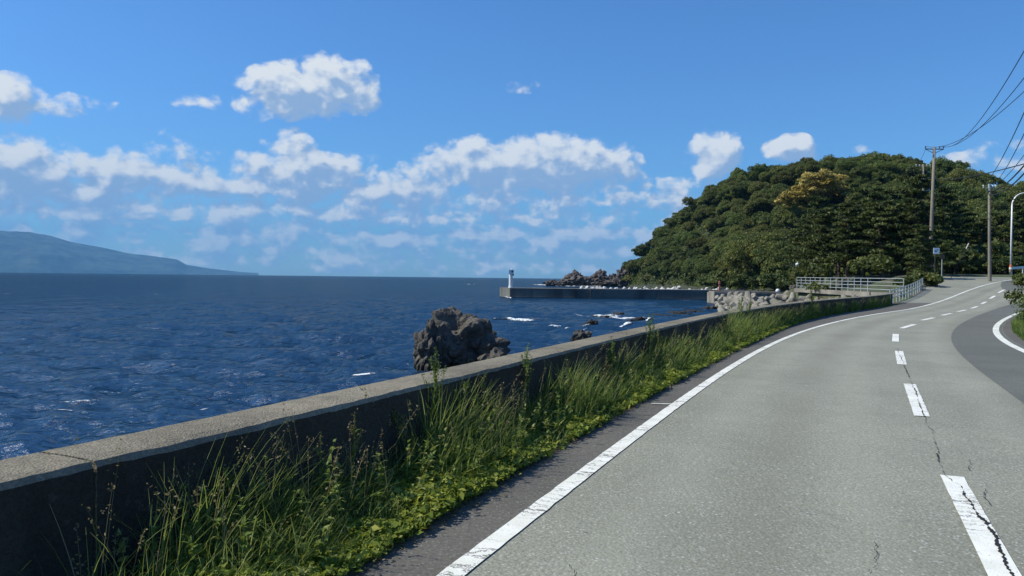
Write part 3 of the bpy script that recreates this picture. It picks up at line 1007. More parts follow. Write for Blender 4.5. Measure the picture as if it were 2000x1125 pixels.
# some big ones standing clear of the wall top
bigt = ((1505, 582, 96, 1.7), (1532, 577, 92, 2.0), (1548, 580, 84, 1.6), (1480, 582, 104, 1.7), (1455, 585, 112, 1.8), (1434, 584, 122, 1.8), (1418, 588, 130, 1.7),
                           (1575, 581, 80, 1.5), (1600, 584, 78, 1.3), (1630, 583, 73, 1.2), (1652, 581, 70, 1.2), (1672, 581, 68, 1.1), (1693, 580, 67, 1.0))
ONAME = 'first second third fourth fifth sixth seventh eighth ninth tenth eleventh twelfth thirteenth'.split()
for k_, (px_, py_, Y_, s_) in enumerate(sorted(bigt)):
    p = at(px_, py_, Y_)
    tetra(p[0], Y_, p[2] - 0.3, s_ * .52, 'large pale tetrapod rising above the seawall top, %s from the left' % ONAME[k_], 'large tetrapods above the wall')
twm = tme.copy(); twm.materials[0] = M['tetra_sunlit']
for k in range(56):
    xx = 20 + 62 * k / 56 + random.uniform(-.5, .5)
    tetra(xx, 206.6 + random.uniform(0, 3), PT + random.uniform(-1.25, -.55), random.uniform(1.2, 1.6), 'white topped tetrapod peeping over the back of the long breakwater', 'tetrapods behind the breakwater').data = twm

# floats
for (px_, py_, Y_, r_, lab) in ((1519, 568, 99, 0.27, 'larger white round float lying on top of the tetrapods'), (1431, 596, 124, 0.24, 'small white float lying at the waterline by the tetrapods')):
    p = at(px_, py_, Y_)
    e = empty('float_buoy', p); tag(e, lab, 'buoy', None)
    mb = MB(); mb.tube([(0, 0, -r_), (0, 0, -r_ * .8), (0, 0, 0), (0, 0, r_ * .8), (0, 0, r_)], [r_ * .1, r_ * .62, r_ * 1.1, r_ * .62, r_ * .1], 12)
    mb.build('hull', M['white'], e, smooth=True)
    MB().tube([(r_ * .2, 0, r_ * .9), (r_ * .25, 0, r_ * 1.3), (-r_ * .25, 0, r_ * 1.3), (-r_ * .2, 0, r_ * .9)], r_ * .08, 6).build('handle', M['darkm'], e)

# ------------------------------------------------------------------ rocks
def rock(name, loc, size, seed, sub, mat, label, cat='rock', rough=1.0, rz=0.0, group=None, rid=1.0, flat=0.0, tall=0.0, slope=None):
    bm = bmesh.new()
    bmesh.ops.create_icosphere(bm, subdivisions=sub, radius=1.0)
    so = Vector((seed * 13.7, seed * 5.1, seed * 9.3))
    for v in bm.verts:
        n = v.co.normalized()
        big = mnoise.noise(n * 1.3 + so) * 0.34 + mnoise.noise(n * 2.9 + so) * 0.20
        w_ = n + Vector((mnoise.noise(n * 2 + so), mnoise.noise(n * 2 - so), mnoise.noise(n * 2.3 + so))) * .22
        d, _ = mnoise.voronoi(w_ * 2.1 * rid + so)
        d2, _ = mnoise.voronoi(w_ * 5.0 * rid + so)
        d3, _ = mnoise.voronoi(w_ * 12.0 * rid + so)
        # bulging blocks with clefts between them, as in old lava
        f = 1 + big + rough * (0.34 * (0.42 - min(d[0], .75)) + 0.15 * (0.40 - min(d2[0], .75)) + 0.055 * (0.4 - min(d3[0], .75)) + 0.16 * min(d[1] - d[0], .22) + 0.03 * mnoise.noise(n * 9 + so) + 0.014 * mnoise.noise(n * 30 + so))
        co = n * f
        if tall: co = Vector((co.x * (1 - tall * max(co.z, 0)), co.y * (1 - tall * max(co.z, 0)), co.z))
        if slope and co.z > 0: co.z *= 1 + slope[0] * max(0, co.x + .1) + .10 * max(0, -co.x); co.x *= 1 - .10 * co.z
        if flat and co.z > 1 - flat: co.z = (1 - flat) + (co.z - 1 + flat) * 0.35
        v.co = Vector((co.x * size[0], co.y * size[1], co.z * size[2]))
    me = bpy.data.meshes.new(name); bm.to_mesh(me); bm.free()
    me.materials.append(mat)
    if sub < 6:
        for p_ in me.polygons: p_.use_smooth = False
    o = bpy.data.objects.new(name, me); COL.objects.link(o)
    o.location = [float(v) for v in loc]; o.rotation_euler = (0, 0, rz)
    return tag(o, label, cat, group)


def rock_px(px_, py_, Y, wpx, hpx, seed, sub, mat, label, depth=0.8, **kw):
    """rock standing in the sea: (px,py) = middle of its top, w and h in photo pixels down to the waterline"""
    p = at(px_, py_, Y)
    w = wpx / F * Y
    hh = (p[2] - SEA) + 0.8
    return rock('sea_rock', (p[0], Y, p[2] - hh / 2 * 1.0), (w / 2, w / 2 * depth, hh / 2 * 1.0), seed, sub, mat, label, **kw)


p = at(908, 600, 42)
rock('sea_rock', (p[0] - .05, 42.0, SEA + 0.95), (2.35, 1.95, 2.1), 3.0, 6, M['rock'], 'big craggy grey rock standing in the sea just behind the seawall', rough=1.0, slope=(-.22, 0.30))
p = at(846, 680, 41.2)
rock('sea_rock', (p[0], 40.2, SEA + 0.9), (0.95, 1.2, 1.5), 8.0, 5, M['rock'], 'rounded dark rock leaning on the left foot of the big rock', rough=1.3)
p = at(968, 690, 40)
rock('sea_rock', (p[0], 40.5, SEA + 0.3), (0.9, 1.0, 1.0), 5.0, 4, M['rock'], 'low dark rock at the right foot of the big rock', rough=1.2)
for (px_, py_, Y, w, h_, sd_, lab) in (
        (1136, 644, 60, 40, 30, 11, 'pointed black rock showing just over the seawall top'),
        (1157, 625, 83, 26, 18, 12, 'small dark rock with surf in front of it'),
        (1148, 633, 80, 44, 10, 24, 'flat dark rock awash left of the small pointed rock'),
        (1205, 611, 103, 36, 14, 13, 'flat dark reef rock in the surf'),
        (1190, 616, 100, 26, 8, 25, 'low black rock at the left end of the surf reef'),
        (1245, 620, 92, 30, 8, 26, 'low brown rock half under the surf behind the tall weeds'),
        (1290, 613, 106, 50, 12, 14, 'low dark reef behind the seawall, leftmost of a row'),
        (1325, 609, 112, 56, 12, 15, 'low dark reef behind the seawall, middle of a row'),
        (1355, 606, 118, 40, 12, 16, 'low dark reef behind the seawall, rightmost of a row'),
        (1386, 598, 128, 26, 16, 17, 'small black rock in front of the pale quay end')):
    rock_px(px_, py_, Y, w * 1.1, h_, sd_, 4, M['rock'], lab, rough=1.3)
for (px_, py_, w, h_, sd_, tl, lab) in (
        (1080, 546, 26, 14, 31, .2, 'low black rock farthest out in the row of sea stacks'),
        (1092, 552, 14, 8, 40, 0., 'tiny dark rock between the black rock and the sea stacks'),
        (1122, 531, 36, 28, 32, .35, 'jagged brown sea stack, left of the two tall ones'),
        (1108, 542, 24, 18, 33, .2, 'smaller brown crag against the left side of the left sea stack'),
        (1146, 539, 26, 20, 34, .2, 'rugged brown crag in the dip between the two tall sea stacks'),
        (1173, 528, 32, 30, 35, .35, 'tall brown sea stack, right of the two tall ones'),
        (1160, 541, 24, 18, 36, .2, 'low crag at the left foot of the right tall sea stack'),
        (1196, 535, 20, 24, 37, .3, 'rounded brown sea stack standing alone beside the headland'),
        (1190, 546, 50, 14, 41, 0., 'low rock ledge at the foot of the headland'),
        (1220, 524, 28, 36, 38, .15, 'dark cliff rock joined to the tip of the wooded headland'),
        (1236, 510, 20, 50, 39, .15, 'narrow dark crag standing up at the seaward edge of the trees')):
    Y = 488 if px_ < 1205 else 470
    rock_px(px_, py_, Y, w * 1.25, h_, sd_, 4, M['rock_far'], lab, rough=1.7, rid=1.2, tall=tl)

# ------------------------------------------------------------------ surf and whitecaps (one mass of foam)
FV, FF, FA = [], [], []


def foam_strip(pts, width, strength=1.0, n=None, seed=0):
    P = np.array(pts, float)
    s = np.concatenate([[0], np.cumsum(np.linalg.norm(np.diff(P, axis=0), axis=1))])
    n = n or max(8, int(s[-1] / 0.22)); mcol = 15
    t = np.linspace(0, s[-1], n)
    X, Y = np.interp(t, s, P[:, 0]), np.interp(t, s, P[:, 1])
    dx, dy = np.gradient(X), np.gradient(Y); L = np.hypot(dx, dy) + 1e-9
    cc = np.linspace(-1, 1, mcol)
    wv = np.array([0.55 + 0.6 * mnoise.noise(Vector((v * .6, seed * 3.1, 1))) + .3 * mnoise.noise(Vector((v * 2.1, seed * 3.1, 5))) for v in t])
    wv = np.clip(wv, .08, 2) * np.sin(np.linspace(0.06, math.pi - 0.06, n)) ** 0.45
    w = 0.62 * width * wv[:, None] * cc[None, :]
    VX, VY = X[:, None] + dy[:, None] / L[:, None] * w, Y[:, None] - dx[:, None] / L[:, None] * w
    lump = np.array([[mnoise.noise(Vector((a * 1.1, b_ * 1.1, seed))) for a, b_ in zip(ra_, rb_)] for ra_, rb_ in zip(VX, VY)])
    VZ = SEA + sea_z(VX, VY, np.full_like(VX, 0.6)) + 0.05 + 0.10 * strength * width ** .5 * (1 - cc[None, :] ** 2) * np.clip(0.4 + lump, 0, 1.2)
    base = sum(len(v) for v in FV)
    i = np.arange(VX.size).reshape(VX.shape) + base
    FV.append(np.stack([VX, VY, VZ], -1).reshape(-1, 3))
    FF.append(np.stack([i[:-1, :-1], i[:-1, 1:], i[1:, 1:], i[1:, :-1]], -1).reshape(-1, 4))
    FA.append(((1 - np.abs(cc[None, :]) ** 1.5) * np.sin(np.linspace(0.02, math.pi - .02, n))[:, None] ** .5 * strength).ravel())


def fpx(pts, width, st=1.0, seed=0):
    foam_strip([on_z(x, y, SEA)[:2] for x, y in pts], width, st, seed=seed)


fpx([(948, 623), (985, 624.5), (1030, 626.5), (1062, 627.5)], 1.7, 1.0, 1)
fpx([(1120, 615), (1160, 617.5), (1200, 619.5), (1215, 620)], 2.0, 1.0, 2)
fpx([(1175, 621), (1215, 623.5), (1250, 622.5), (1290, 621)], 1.8, 1.0, 3)
fpx([(1135, 641.5), (1160, 640.5), (1200, 639.5), (1245, 636)], 1.3, 1.1, 4)
fpx([(1066, 643), (1085, 643.5), (1100, 644)], 0.7, .9, 5)
fpx([(1100, 645), (1135, 643), (1150, 642)], 0.6, .8, 6)
fpx([(1225, 625), (1260, 626.5), (1300, 625)], 1.0, .9, 17)
fpx([(683, 736), (705, 737), (735, 738)], 0.42, 1.0, 7)
fpx([(30, 792), (100, 786), (170, 786), (240, 781), (290, 783)], 0.34, .5, 8)
fpx([(1040, 556.3), (1060, 556.6), (1074, 557)], 9.0, 1.2, 9)
fpx([(1070, 550), (1090, 552.5)], 16.0, 1.0, 10)
fpx([(905, 555.3), (935, 555.6)], 5.0, .55, 11)
fpx([(1000, 582.5), (985, 580)], 1.2, 1.0, 12)
fpx([(1085, 559.0), (1200, 559.6)], 9.0, .7, 13)
fpx([(385, 803), (412, 800)], 0.30, .6, 14)
fpx([(1300, 585.8), (1390, 587)], .8, .4, 16)
for k in range(26):
    px_, py_ = random.uniform(-200, 950), 560 + 250 * random.random() ** 1.6
    q0 = on_z(px_, py_, SEA)
    ln = random.uniform(.6, 2.2) * (1 + q0[1] / 120)
    a = random.uniform(-.3, .3)
    foam_strip([(q0[0] - ln / 2, q0[1] - a), (q0[0], q0[1]), (q0[0] + ln / 2, q0[1] + a)], 0.10 * (1 + q0[1] / 80), random.uniform(.35, .6), n=12, seed=30 + k)
m, N, b = newmat('sea_foam')
p_ = geo_pos(N)
at_ = N.n.new('ShaderNodeAttribute'); at_.attribute_name = 'foam'
nz = N.math('ADD', N.math('MULTIPLY', N.noise(p_, 5.0, 6, 0.75, 0.6), 0.85), N.math('MULTIPLY', N.noise(p_, 0.55, 4, 0.6), 0.45))
fa_ = N.maprange(N.math('ADD', at_.outputs['Fac'], N.math('MULTIPLY', N.math('SUBTRACT', nz, 0.66), 3.2)), 0.30, 0.80)
b.inputs['Base Color'].default_value = (0.82, 0.85, 0.86, 1)
b.inputs['Roughness'].default_value = 0.8
N.put(b.inputs['Alpha'], fa_)
N.put(b.inputs['Normal'], N.bump(nz, .6, .2))
foam = mesh_np('sea_foam', np.concatenate(FV), np.concatenate(FF), m, smooth=True, attr={'foam': np.concatenate(FA)})
tag(foam, 'white surf and small whitecaps on the blue sea', 'foam', kind='stuff')

# ------------------------------------------------------------------ far mountain across the bay
prof = [(-1500, 500), (-1000, 478), (-700, 458), (-400, 442), (-150, 446), (0, 450), (60, 452.5), (100, 460), (140, 472), (200, 483), (250, 494), (300, 500), (345, 506), (365, 517), (400, 523), (440, 528), (470, 531.5), (505, 533.5)]
D0 = 20000.0
A, H = [], []
for x, y in prof:
    a, e = pix_ae(x, y)
    A.append(a); H.append(max(math.tan(e) * D0 / 1.0 + 1.75 + (0 if x < 440 else 4), 6))
na_, nb_ = 520, 60
aa = np.linspace(A[0], A[-1], na_)
hh = np.interp(aa, A, H)
tt = np.linspace(0, 1, nb_)
MV = np.zeros((na_, nb_, 3))
for i in range(na_):
    for j in range(nb_):
        t = tt[j]
        s = t / 0.6 if t < 0.6 else 1 - (t - 0.6) / 0.4 * 0.8
        rr = D0 - 2900 * (hh[i] / 1100 + 0.15) + t * 4900 * (hh[i] / 1100 + .15)
        x, y = rr * math.sin(aa[i]), rr * math.cos(aa[i])
        ridge = mnoise.ridged_multi_fractal(Vector((x / 2000, y / 2000, .3)), 0.9, 2.1, 5, 1.0, 2.0) - 1.0
        env = s ** 0.85
        z = hh[i] * env * (1 + 0.42 * ridge * (1 - env) * 1.6) + hh[i] * 0.012 * mnoise.noise(Vector((x / 150, y / 150, 2)))
        MV[i, j] = (x, y, SEA - 14 + z + (14 - SEA + 0) * min(1, env * 3))
idx = np.arange(na_ * nb_).reshape(na_, nb_)
q = np.stack([idx[:-1, :-1], idx[1:, :-1], idx[1:, 1:], idx[:-1, 1:]], -1).reshape(-1, 4)
M['mount'] = mat_simple('mountain_forest', (0.030, 0.042, 0.026), 0.95, 0, 0.8, 0.0035)
mt = mesh_np('mountain', MV.reshape(-1, 3), q, M['mount'], smooth=True)
tag(mt, 'blue hazy mountain ridge across the bay', 'mountain', kind='structure')

# ------------------------------------------------------------------ wooded headland
foot = [(120, 95), (150, 80), (200, 64), (260, 70), (330, 80), (400, 76), (470, 71), (500, 74), (520, 90)]
ridge = [(120, 215, 7), (180, 200, 10), (220, 187, 16), (260, 175, 24), (280, 169, 32), (300, 160, 41.5), (330, 144, 48.5), (360, 128, 48.5), (400, 116, 49), (440, 99.5, 34.5), (470, 87, 17), (500, 82, 4), (520, 95, 1)]


def hill_h(X, Y):
    X = np.asarray(X, float); Y = np.asarray(Y, float)
    f_ = np.interp(Y, [a for a, _ in foot], [c for _, c in foot])
    r_ = np.interp(Y, [a for a, _, _ in ridge], [c for _, c, _ in ridge])
    H_ = np.interp(Y, [a for a, _, _ in ridge], [c for _, _, c in ridge])
    s = (X - f_) / np.maximum(r_ - f_, 4)
    fr = np.sin(np.clip(s, 0, 1) * math.pi / 2) ** 0.95
    bk = 1 - 0.5 * sstep(1, 2.6, s)
    z = H_ * np.where(s < 1, fr, bk)
    return np.where(s < 0, np.maximum(s * 22, -8), z) + SEA + 2.2 + 2.5 * sstep(190, 140, Y)


hx, hy = np.meshgrid(np.arange(44, 300, 4.0), np.arange(124, 540, 4.0), indexing='ij')
hz = hill_h(hx, hy)
for (i, j), v in np.ndenumerate(hz):
    hz[i, j] = v + 1.2 * mnoise.noise(Vector((hx[i, j] / 18, hy[i, j] / 18, 0)))
idx = np.arange(hx.size).reshape(hx.shape)
q = np.stack([idx[:-1, :-1], idx[1:, :-1], idx[1:, 1:], idx[:-1, 1:]], -1).reshape(-1, 4)
hill = mesh_np('hill', np.stack([hx, hy, hz], -1).reshape(-1, 3), q, M['scrub'], smooth=True)
tag(hill, 'steep ground of the wooded headland', 'hill', kind='structure')


# ------------------------------------------------------------------ leaf and tree builders
def cards(C, Nrm, size, tone, aspect=1.6, fold=0.0):
    """one leaf-like quad (diamond) per centre, lying across its normal"""
    n = len(C)
    Nrm = Nrm / (np.linalg.norm(Nrm, axis=1, keepdims=True) + 1e-9)
    r_ = rng.normal(size=(n, 3))
    a = np.cross(Nrm, r_); a /= np.linalg.norm(a, axis=1, keepdims=True) + 1e-9
    b_ = np.cross(Nrm, a)
    s = np.asarray(size).reshape(-1, 1) * np.ones((n, 1))
    V = np.stack([C - a * s * aspect * .5, C - b_ * s * .5 + Nrm * s * fold, C + a * s * aspect * .5, C + b_ * s * .5 + Nrm * s * fold], 1)
    return V.reshape(-1, 3), np.arange(n * 4).reshape(n, 4), np.repeat(tone, 4)


def broadleaf_crown(seed, rx, rz, zc, nclump, per, leaf, flat=0.82, lobes=6, csize=(0.20, 0.33)):
    r = np.random.default_rng(seed)
    Cs, Ns, T, S_ = [], [], [], []
    lob = [(r.normal(size=3) * np.array([.34, .34, .22]) * np.array([rx, rx, rz]) * 1.1, r.uniform(.55, .8)) for _ in range(lobes)]
    cl_ = []
    for k in range(nclump):
        lc, ls = lob[k % lobes]
        d = r.normal(size=3); d[2] = abs(d[2]) * 0.9 + (-0.35 if r.random() < .35 else 0.05)
        d /= np.linalg.norm(d)
        c = lc + d * np.array([rx, rx, rz]) * ls * r.uniform(.72, 1.0)
        cl_.append(c)
        cr = rx * r.uniform(*csize)
        dd = r.normal(size=(per, 3)); dd[:, 2] = np.abs(dd[:, 2]) - 0.28
        dd /= np.linalg.norm(dd, axis=1, keepdims=True)
        rr = r.uniform(.55, 1.05, (per, 1))
        pts = c + dd * rr * cr * np.array([1, 1, flat])
        tone = 0.5 + 0.20 * r.normal() * np.ones(per) + 0.15 * r.normal(size=per)
        Cs.append(pts); Ns.append(dd + r.normal(size=(per, 3)) * 0.95 + np.array([0, 0, .30])); T.append(tone)
        S_.append(leaf * r.uniform(.6, 1.35, per))
    C = np.concatenate(Cs); C[:, 2] += zc
    return cards(C, np.concatenate(Ns), np.concatenate(S_), np.clip(np.concatenate(T), 0, 1)), [c + np.array([0, 0, zc]) for c in cl_]


def trunk_mb(tips, h, r0, lean=(0, 0), nb=6):
    mb = MB()
    top = (lean[0], lean[1], h)
    mb.tube([(0, 0, -1.2), (0, 0, 0.1), (lean[0] * .3, lean[1] * .3, h * .45), top], [r0 * 1.35, r0, r0 * .75, r0 * .4], 7)
    for t in tips[:nb]:
        s = random.uniform(.4, .8)
        b0 = (lean[0] * .3 + lean[0] * .7 * (s - .45), lean[1] * .3, h * s)
        mid = ((b0[0] + t[0]) / 2, (b0[1] + t[1]) / 2, (b0[2] * .4 + t[2] * .6))
        mb.tube([b0, mid, t], [r0 * .42, r0 * .27, r0 * .08], 5, caps=False)
    return mb


def make_tree(name, seed, rx, rz, zc, nclump, per, leaf, mat, r0=0.25, **kw):
    e = empty(name, (0, 0, 0))
    (V, Fc, T), tips = broadleaf_crown(seed, rx, rz, zc, nclump, per, leaf, **kw)
    trunk_mb(tips, zc, r0, (random.uniform(-.6, .6), random.uniform(-.6, .6)), 8).build('trunk', M['bark'], e)
    mesh_np('crown', V, Fc, mat, e, attr={'tone': T})
    return e


def make_pine(name, seed, H_, spread, npad=34, per=74):
    r = np.random.default_rng(seed)
    e = empty(name, (0, 0, 0))
    lx, ly = r.uniform(-1.1, 1.1, 2)
    cx = lambda t: np.array([lx * t ** 1.5 + .25 * math.sin(t * 5 + seed), ly * t ** 1.5 + .2 * math.cos(t * 4 + seed), H_ * t])
    mb = MB()
    mb.tube([cx(-0.06)] + [cx(t) for t in np.linspace(0, 1, 9)] if False else [(0, 0, -.8)] + [cx(t) for t in np.linspace(0, 1, 9)], [.26] + list(np.linspace(.24, .05, 9)), 8)
    Cs, Ns, T, S_ = [], [], [], []
    for k in range(npad):
        t = 0.16 + 0.84 * (k + r.random()) / npad
        a = k * 2.4 + r.uniform(-.5, .5)
        ln = spread * (1.12 - t) ** 0.62 * r.uniform(.45, 1.05) + 0.3
        b0 = cx(t)
        tip = b0 + np.array([math.cos(a) * ln, math.sin(a) * ln, ln * r.uniform(-.08, .28)])
        mb.tube([b0, (b0 + tip) / 2 + np.array([0, 0, -.1]), tip], [.07, .05, .02], 5, caps=False)
        for q_ in range(3):
            c = b0 + (tip - b0) * (0.5 + 0.27 * q_) + np.array([0, 0, .15])
            pr = (0.75 + .45 * (1 - t)) * r.uniform(.75, 1.25) * (.8 if q_ == 0 else 1)
            d = r.normal(size=(per, 3)); d /= np.linalg.norm(d, axis=1, keepdims=True)
            d[:, 2] = np.abs(d[:, 2]) - .22
            pts = c + d * pr * np.array([1, 1, .42]) * r.uniform(.5, 1.0, (per, 1))
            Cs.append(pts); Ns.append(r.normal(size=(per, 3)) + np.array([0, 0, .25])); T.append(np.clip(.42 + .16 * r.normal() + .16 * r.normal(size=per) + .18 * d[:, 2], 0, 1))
            S_.append(r.uniform(.12, .24, per))
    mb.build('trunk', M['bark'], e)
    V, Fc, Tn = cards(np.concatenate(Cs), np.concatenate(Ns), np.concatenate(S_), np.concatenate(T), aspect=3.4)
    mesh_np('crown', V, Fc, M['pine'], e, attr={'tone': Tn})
    return e


FAR = (0, 0, 0)
protos = [make_tree('broadleaf_tree', 100 + k, *a, M['leaf']) for k, a in enumerate((
    (5.2, 3.6, 4.6, 110, 200, .27), (5.0, 4.0, 5.0, 90, 230, .30), (5.6, 3.4, 4.4, 130, 170, .25), (4.8, 3.8, 4.8, 80, 240, .32), (5.4, 3.8, 4.6, 150, 150, .26), (5.0, 3.3, 4.3, 100, 210, .24)))]
used = [False] * len(protos)


def place(protos_, used_, k, loc, rz, sc, label, cat, group):
    if not used_[k]:
        used_[k] = True
        o = protos_[k]
        o.location = [float(v) for v in loc]; o.rotation_euler = (0, 0, rz)
        o.scale = sc if hasattr(sc, '__len__') else (sc, sc, sc)
    else:
        o = copy_tree(protos_[k], loc, rz, sc)
    if 'group' in o: del o['group']
    return tag(o, label, cat, group)


# spread trees over the slope that faces the road
pts = []
tries = 0
gold = None
for yy_ in np.arange(150, 400, 1.0):                # where the sight line to the golden tree's foot meets the slope
    gq = at(1600, 425, yy_)
    if gq[2] < float(hill_h(gq[0], gq[1])) + 3.0:
        gold = gq; break

while tries < 40000 and len(pts) < 293:
    tries += 1
    Y = random.uniform(134, 486)
    f_ = float(np.interp(Y, [a for a, _ in foot], [c for _, c in foot])); r_ = float(np.interp(Y, [a for a, _, _ in ridge], [c for _, c, _ in ridge]))
    X = random.uniform(f_ + 1, r_ + 10)
    if not (0.13 < X / Y < 0.80): continue
    sc = 0.86 + 0.30 * random.random()
    if Y > 330: sc *= 0.93
    if Y < 270: sc *= 1.2
    if math.hypot(X - gold[0], Y - gold[1]) < 9 or (abs(X / Y - gold[0] / gold[1]) < .052 and gold[1] - 70 < Y < gold[1]): continue
    if any((X - a) ** 2 + ((Y - b_) * .8) ** 2 < (3.45 * (sc + c)) ** 2 for a, b_, c in pts): continue
    pts.append((X, Y, sc))
print('trees', len(pts), 'tries', tries)


def tree_label(X, Y):
    f_ = float(np.interp(Y, [a for a, _ in foot], [c for _, c in foot])); r_ = float(np.interp(Y, [a for a, _, _ in ridge], [c for _, c, _ in ridge]))
    t = (X - f_) / (r_ - f_)
    if t > .86: return 'broadleaf tree on the skyline of the headland ' + ('left of the golden tree' if X / Y < .38 else 'right of the golden tree')
    if Y > 390: return 'small looking broadleaf tree on the seaward tip of the headland above the sea stacks'
    if t < .16: return 'broadleaf tree at the foot of the headland just above the shrubs'
    if X / Y > .52: return 'broadleaf tree on the slope behind the utility poles'
    return 'dark green broadleaf tree on the middle slope below ' + ('and left of the golden tree' if X / Y < .36 else 'or beside the golden tree')


for k, (X, Y, sc) in enumerate(pts):
    z = float(hill_h(X, Y))
    place(protos, used, k % len(protos), (X, Y, z - 0.6), random.uniform(0, 6.28), (sc, sc, sc * random.uniform(.9, 1.25)),
          tree_label(X, Y), 'tree', 'broadleaf trees covering the headland')
# the pale golden tree
ge = make_tree('golden_tree', 140, 8.2, 5.0, 6.0, 170, 130, .36, M['leaf_gold'], .4, lobes=7, csize=(.12, .19), flat=.6)
gz = float(hill_h(gold[0], gold[1]))
ge.location = (float(gold[0]), float(gold[1]), gz + 3.0)
ge.scale = (gold[1] / 200,) * 3
print('gold', gold, gz)
tag(ge, 'golden yellow tree standing out from the green wood', 'tree')
te = make_tree('crown_tree', 150, 5.2, 4.2, 6.5, 60, 80, .42, M['pine'], .3)
p = at(1788, 330, 288)
te.location = (float(p[0]), 288, float(hill_h(p[0], 288)) + 1.0)
tag(te, 'very dark tree on the ridge behind the tall utility poles', 'tree')
pe = make_pine('ridge_pine', 61, 8.0, 3.2, 16, 30)
p = at(1346, 395, 440)
pe.location = (float(p[0]), 440, float(p[2]) - 8.6)
tag(pe, 'thin lone pine sticking out of the left skyline of the headland', 'tree')

# undergrowth between the trees: nobody could count it
n = 70000
uY = rng.uniform(126, 490, n)
uf = np.interp(uY, [a for a, _ in foot], [c for _, c in foot]); ur = np.interp(uY, [a for a, _, _ in ridge], [c for _, c, _ in ridge])
uX = uf + rng.uniform(-.01, 1, n) ** 1 * (ur + 6 - uf) - 1
uz = hill_h(uX, uY) + rng.uniform(.2, 2.6, n) + 1.0 * np.sin(uX * .9) * np.sin(uY * .8)
V, Fc, T = cards(np.stack([uX, uY, uz], -1), rng.normal(size=(n, 3)) + np.array([-.2, -.2, .9]), rng.uniform(.4, .95, n), np.clip(rng.normal(.48, .16, n), 0, 1))
ug = mesh_np('undergrowth', V, Fc, M['leaf'], attr={'tone': T})
tag(ug, 'dark undergrowth beneath the trees of the headland', 'undergrowth', kind='stuff')

# pines of the grove by the road
pines = [make_pine('pine_tree', 20 + k, H_, sp, npd) for k, (H_, sp, npd) in enumerate(((11.5, 4.3, 40), (10.0, 4.6, 36), (12.5, 4.0, 42), (9.0, 4.2, 34)))]
pused = [False] * 4
grove = [(1590, 118, .9), (1622, 112, .95), (1655, 106, .85), (1690, 109, 1.0), (1722, 103, .9), (1752, 106, 1.02), (1786, 101, .95), (1640, 124, 1.08), (1700, 122, 1.12),
         (1765, 120, 1.1), (1606, 132, 1.0), (1675, 136, 1.15), (1740, 134, 1.2), (1806, 112, 1.0), (1838, 118, 1.05), (1812, 128, 1.15), (1870, 125, 1.0), (1780, 140, 1.2), (1850, 140, 1.2), (1900, 136, 1.1), (1575, 146, 1.0), (1632, 150, 1.1), (1803, 81.0, .50), (1822, 87.0, .62), (1920, 120, .8), (1960, 128, 1.0), (1990, 118, .9), (1985, 140, 1.2), (2040, 122, 1.0)]
ORD = 'first second third fourth fifth sixth seventh eighth ninth tenth eleventh twelfth thirteenth fourteenth fifteenth'.split()
front = sorted([k for k, g_ in enumerate(grove) if 90 < g_[1] <= 112.5 and g_[0] < 1830], key=lambda k: grove[k][0])


def pine_lab(k):
    if k in front: return 'front row pine behind the railing, %s from the left' % ORD[front.index(k)]
    if grove[k][1] < 90: return 'small dark pine hiding the foot of the tall tan pole, ' + ('nearer of two' if grove[k][1] < 84 else 'farther of two')
    if grove[k][0] > 1825: return 'dark pine behind the road bend right of the tall tan pole'
    return 'dark pine in the back rows of the grove behind the railing'


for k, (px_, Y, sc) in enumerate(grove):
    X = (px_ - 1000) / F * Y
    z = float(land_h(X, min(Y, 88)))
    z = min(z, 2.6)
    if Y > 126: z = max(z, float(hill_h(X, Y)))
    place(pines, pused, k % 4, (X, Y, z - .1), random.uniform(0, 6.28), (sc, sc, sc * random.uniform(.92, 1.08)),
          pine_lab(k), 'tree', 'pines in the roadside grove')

# shrubs
shp = [make_tree('shrub', 200 + k, *a, M['bush'], .06) for k, a in enumerate(((2.3, 1.7, 1.5, 34, 60, .28), (1.9, 1.5, 1.3, 30, 60, .25), (2.6, 1.5, 1.4, 38, 60, .3)))]
sused = [False] * 3
for k in range(58):
    t = k / 58
    Y = 205 + 270 * t ** 1.3 if k % 3 else 205 + 120 * t
    X = float(np.interp(Y, [a for a, _ in foot], [c for _, c in foot])) + random.uniform(-1, 7)
    s = random.uniform(1.3, 2.1)
    place(shp, sused, k % 3, (X, Y, float(hill_h(X, Y)) - .2), random.uniform(0, 6), s, 'low green shrub at the foot of the headland behind the breakwater', 'shrub', 'shrubs at the foot of the headland')
for k, (px_, Y) in enumerate(((1470, 178), (1490, 176), (1515, 174), (1535, 170), (1550, 168), (1562, 150), (1440, 185), (1415, 190), (1500, 190), (1530, 186), (1390, 206), (1365, 210), (1405, 208), (1425, 207), (1445, 205), (1465, 204), (1485, 203), (1505, 204), (1525, 203), (1545, 200), (1375, 214), (1345, 216))):
    X = (px_ - 1000) / F * Y + 5
    s = random.uniform(1.1, 1.7)
    place(shp, sused, k % 3, (X, Y, max(float(hill_h(X, Y)), SEA + 2.4)), random.uniform(0, 6), s, 'olive shrub on the low ground behind the quay end and breakwater', 'shrub', 'shrubs behind the quay')
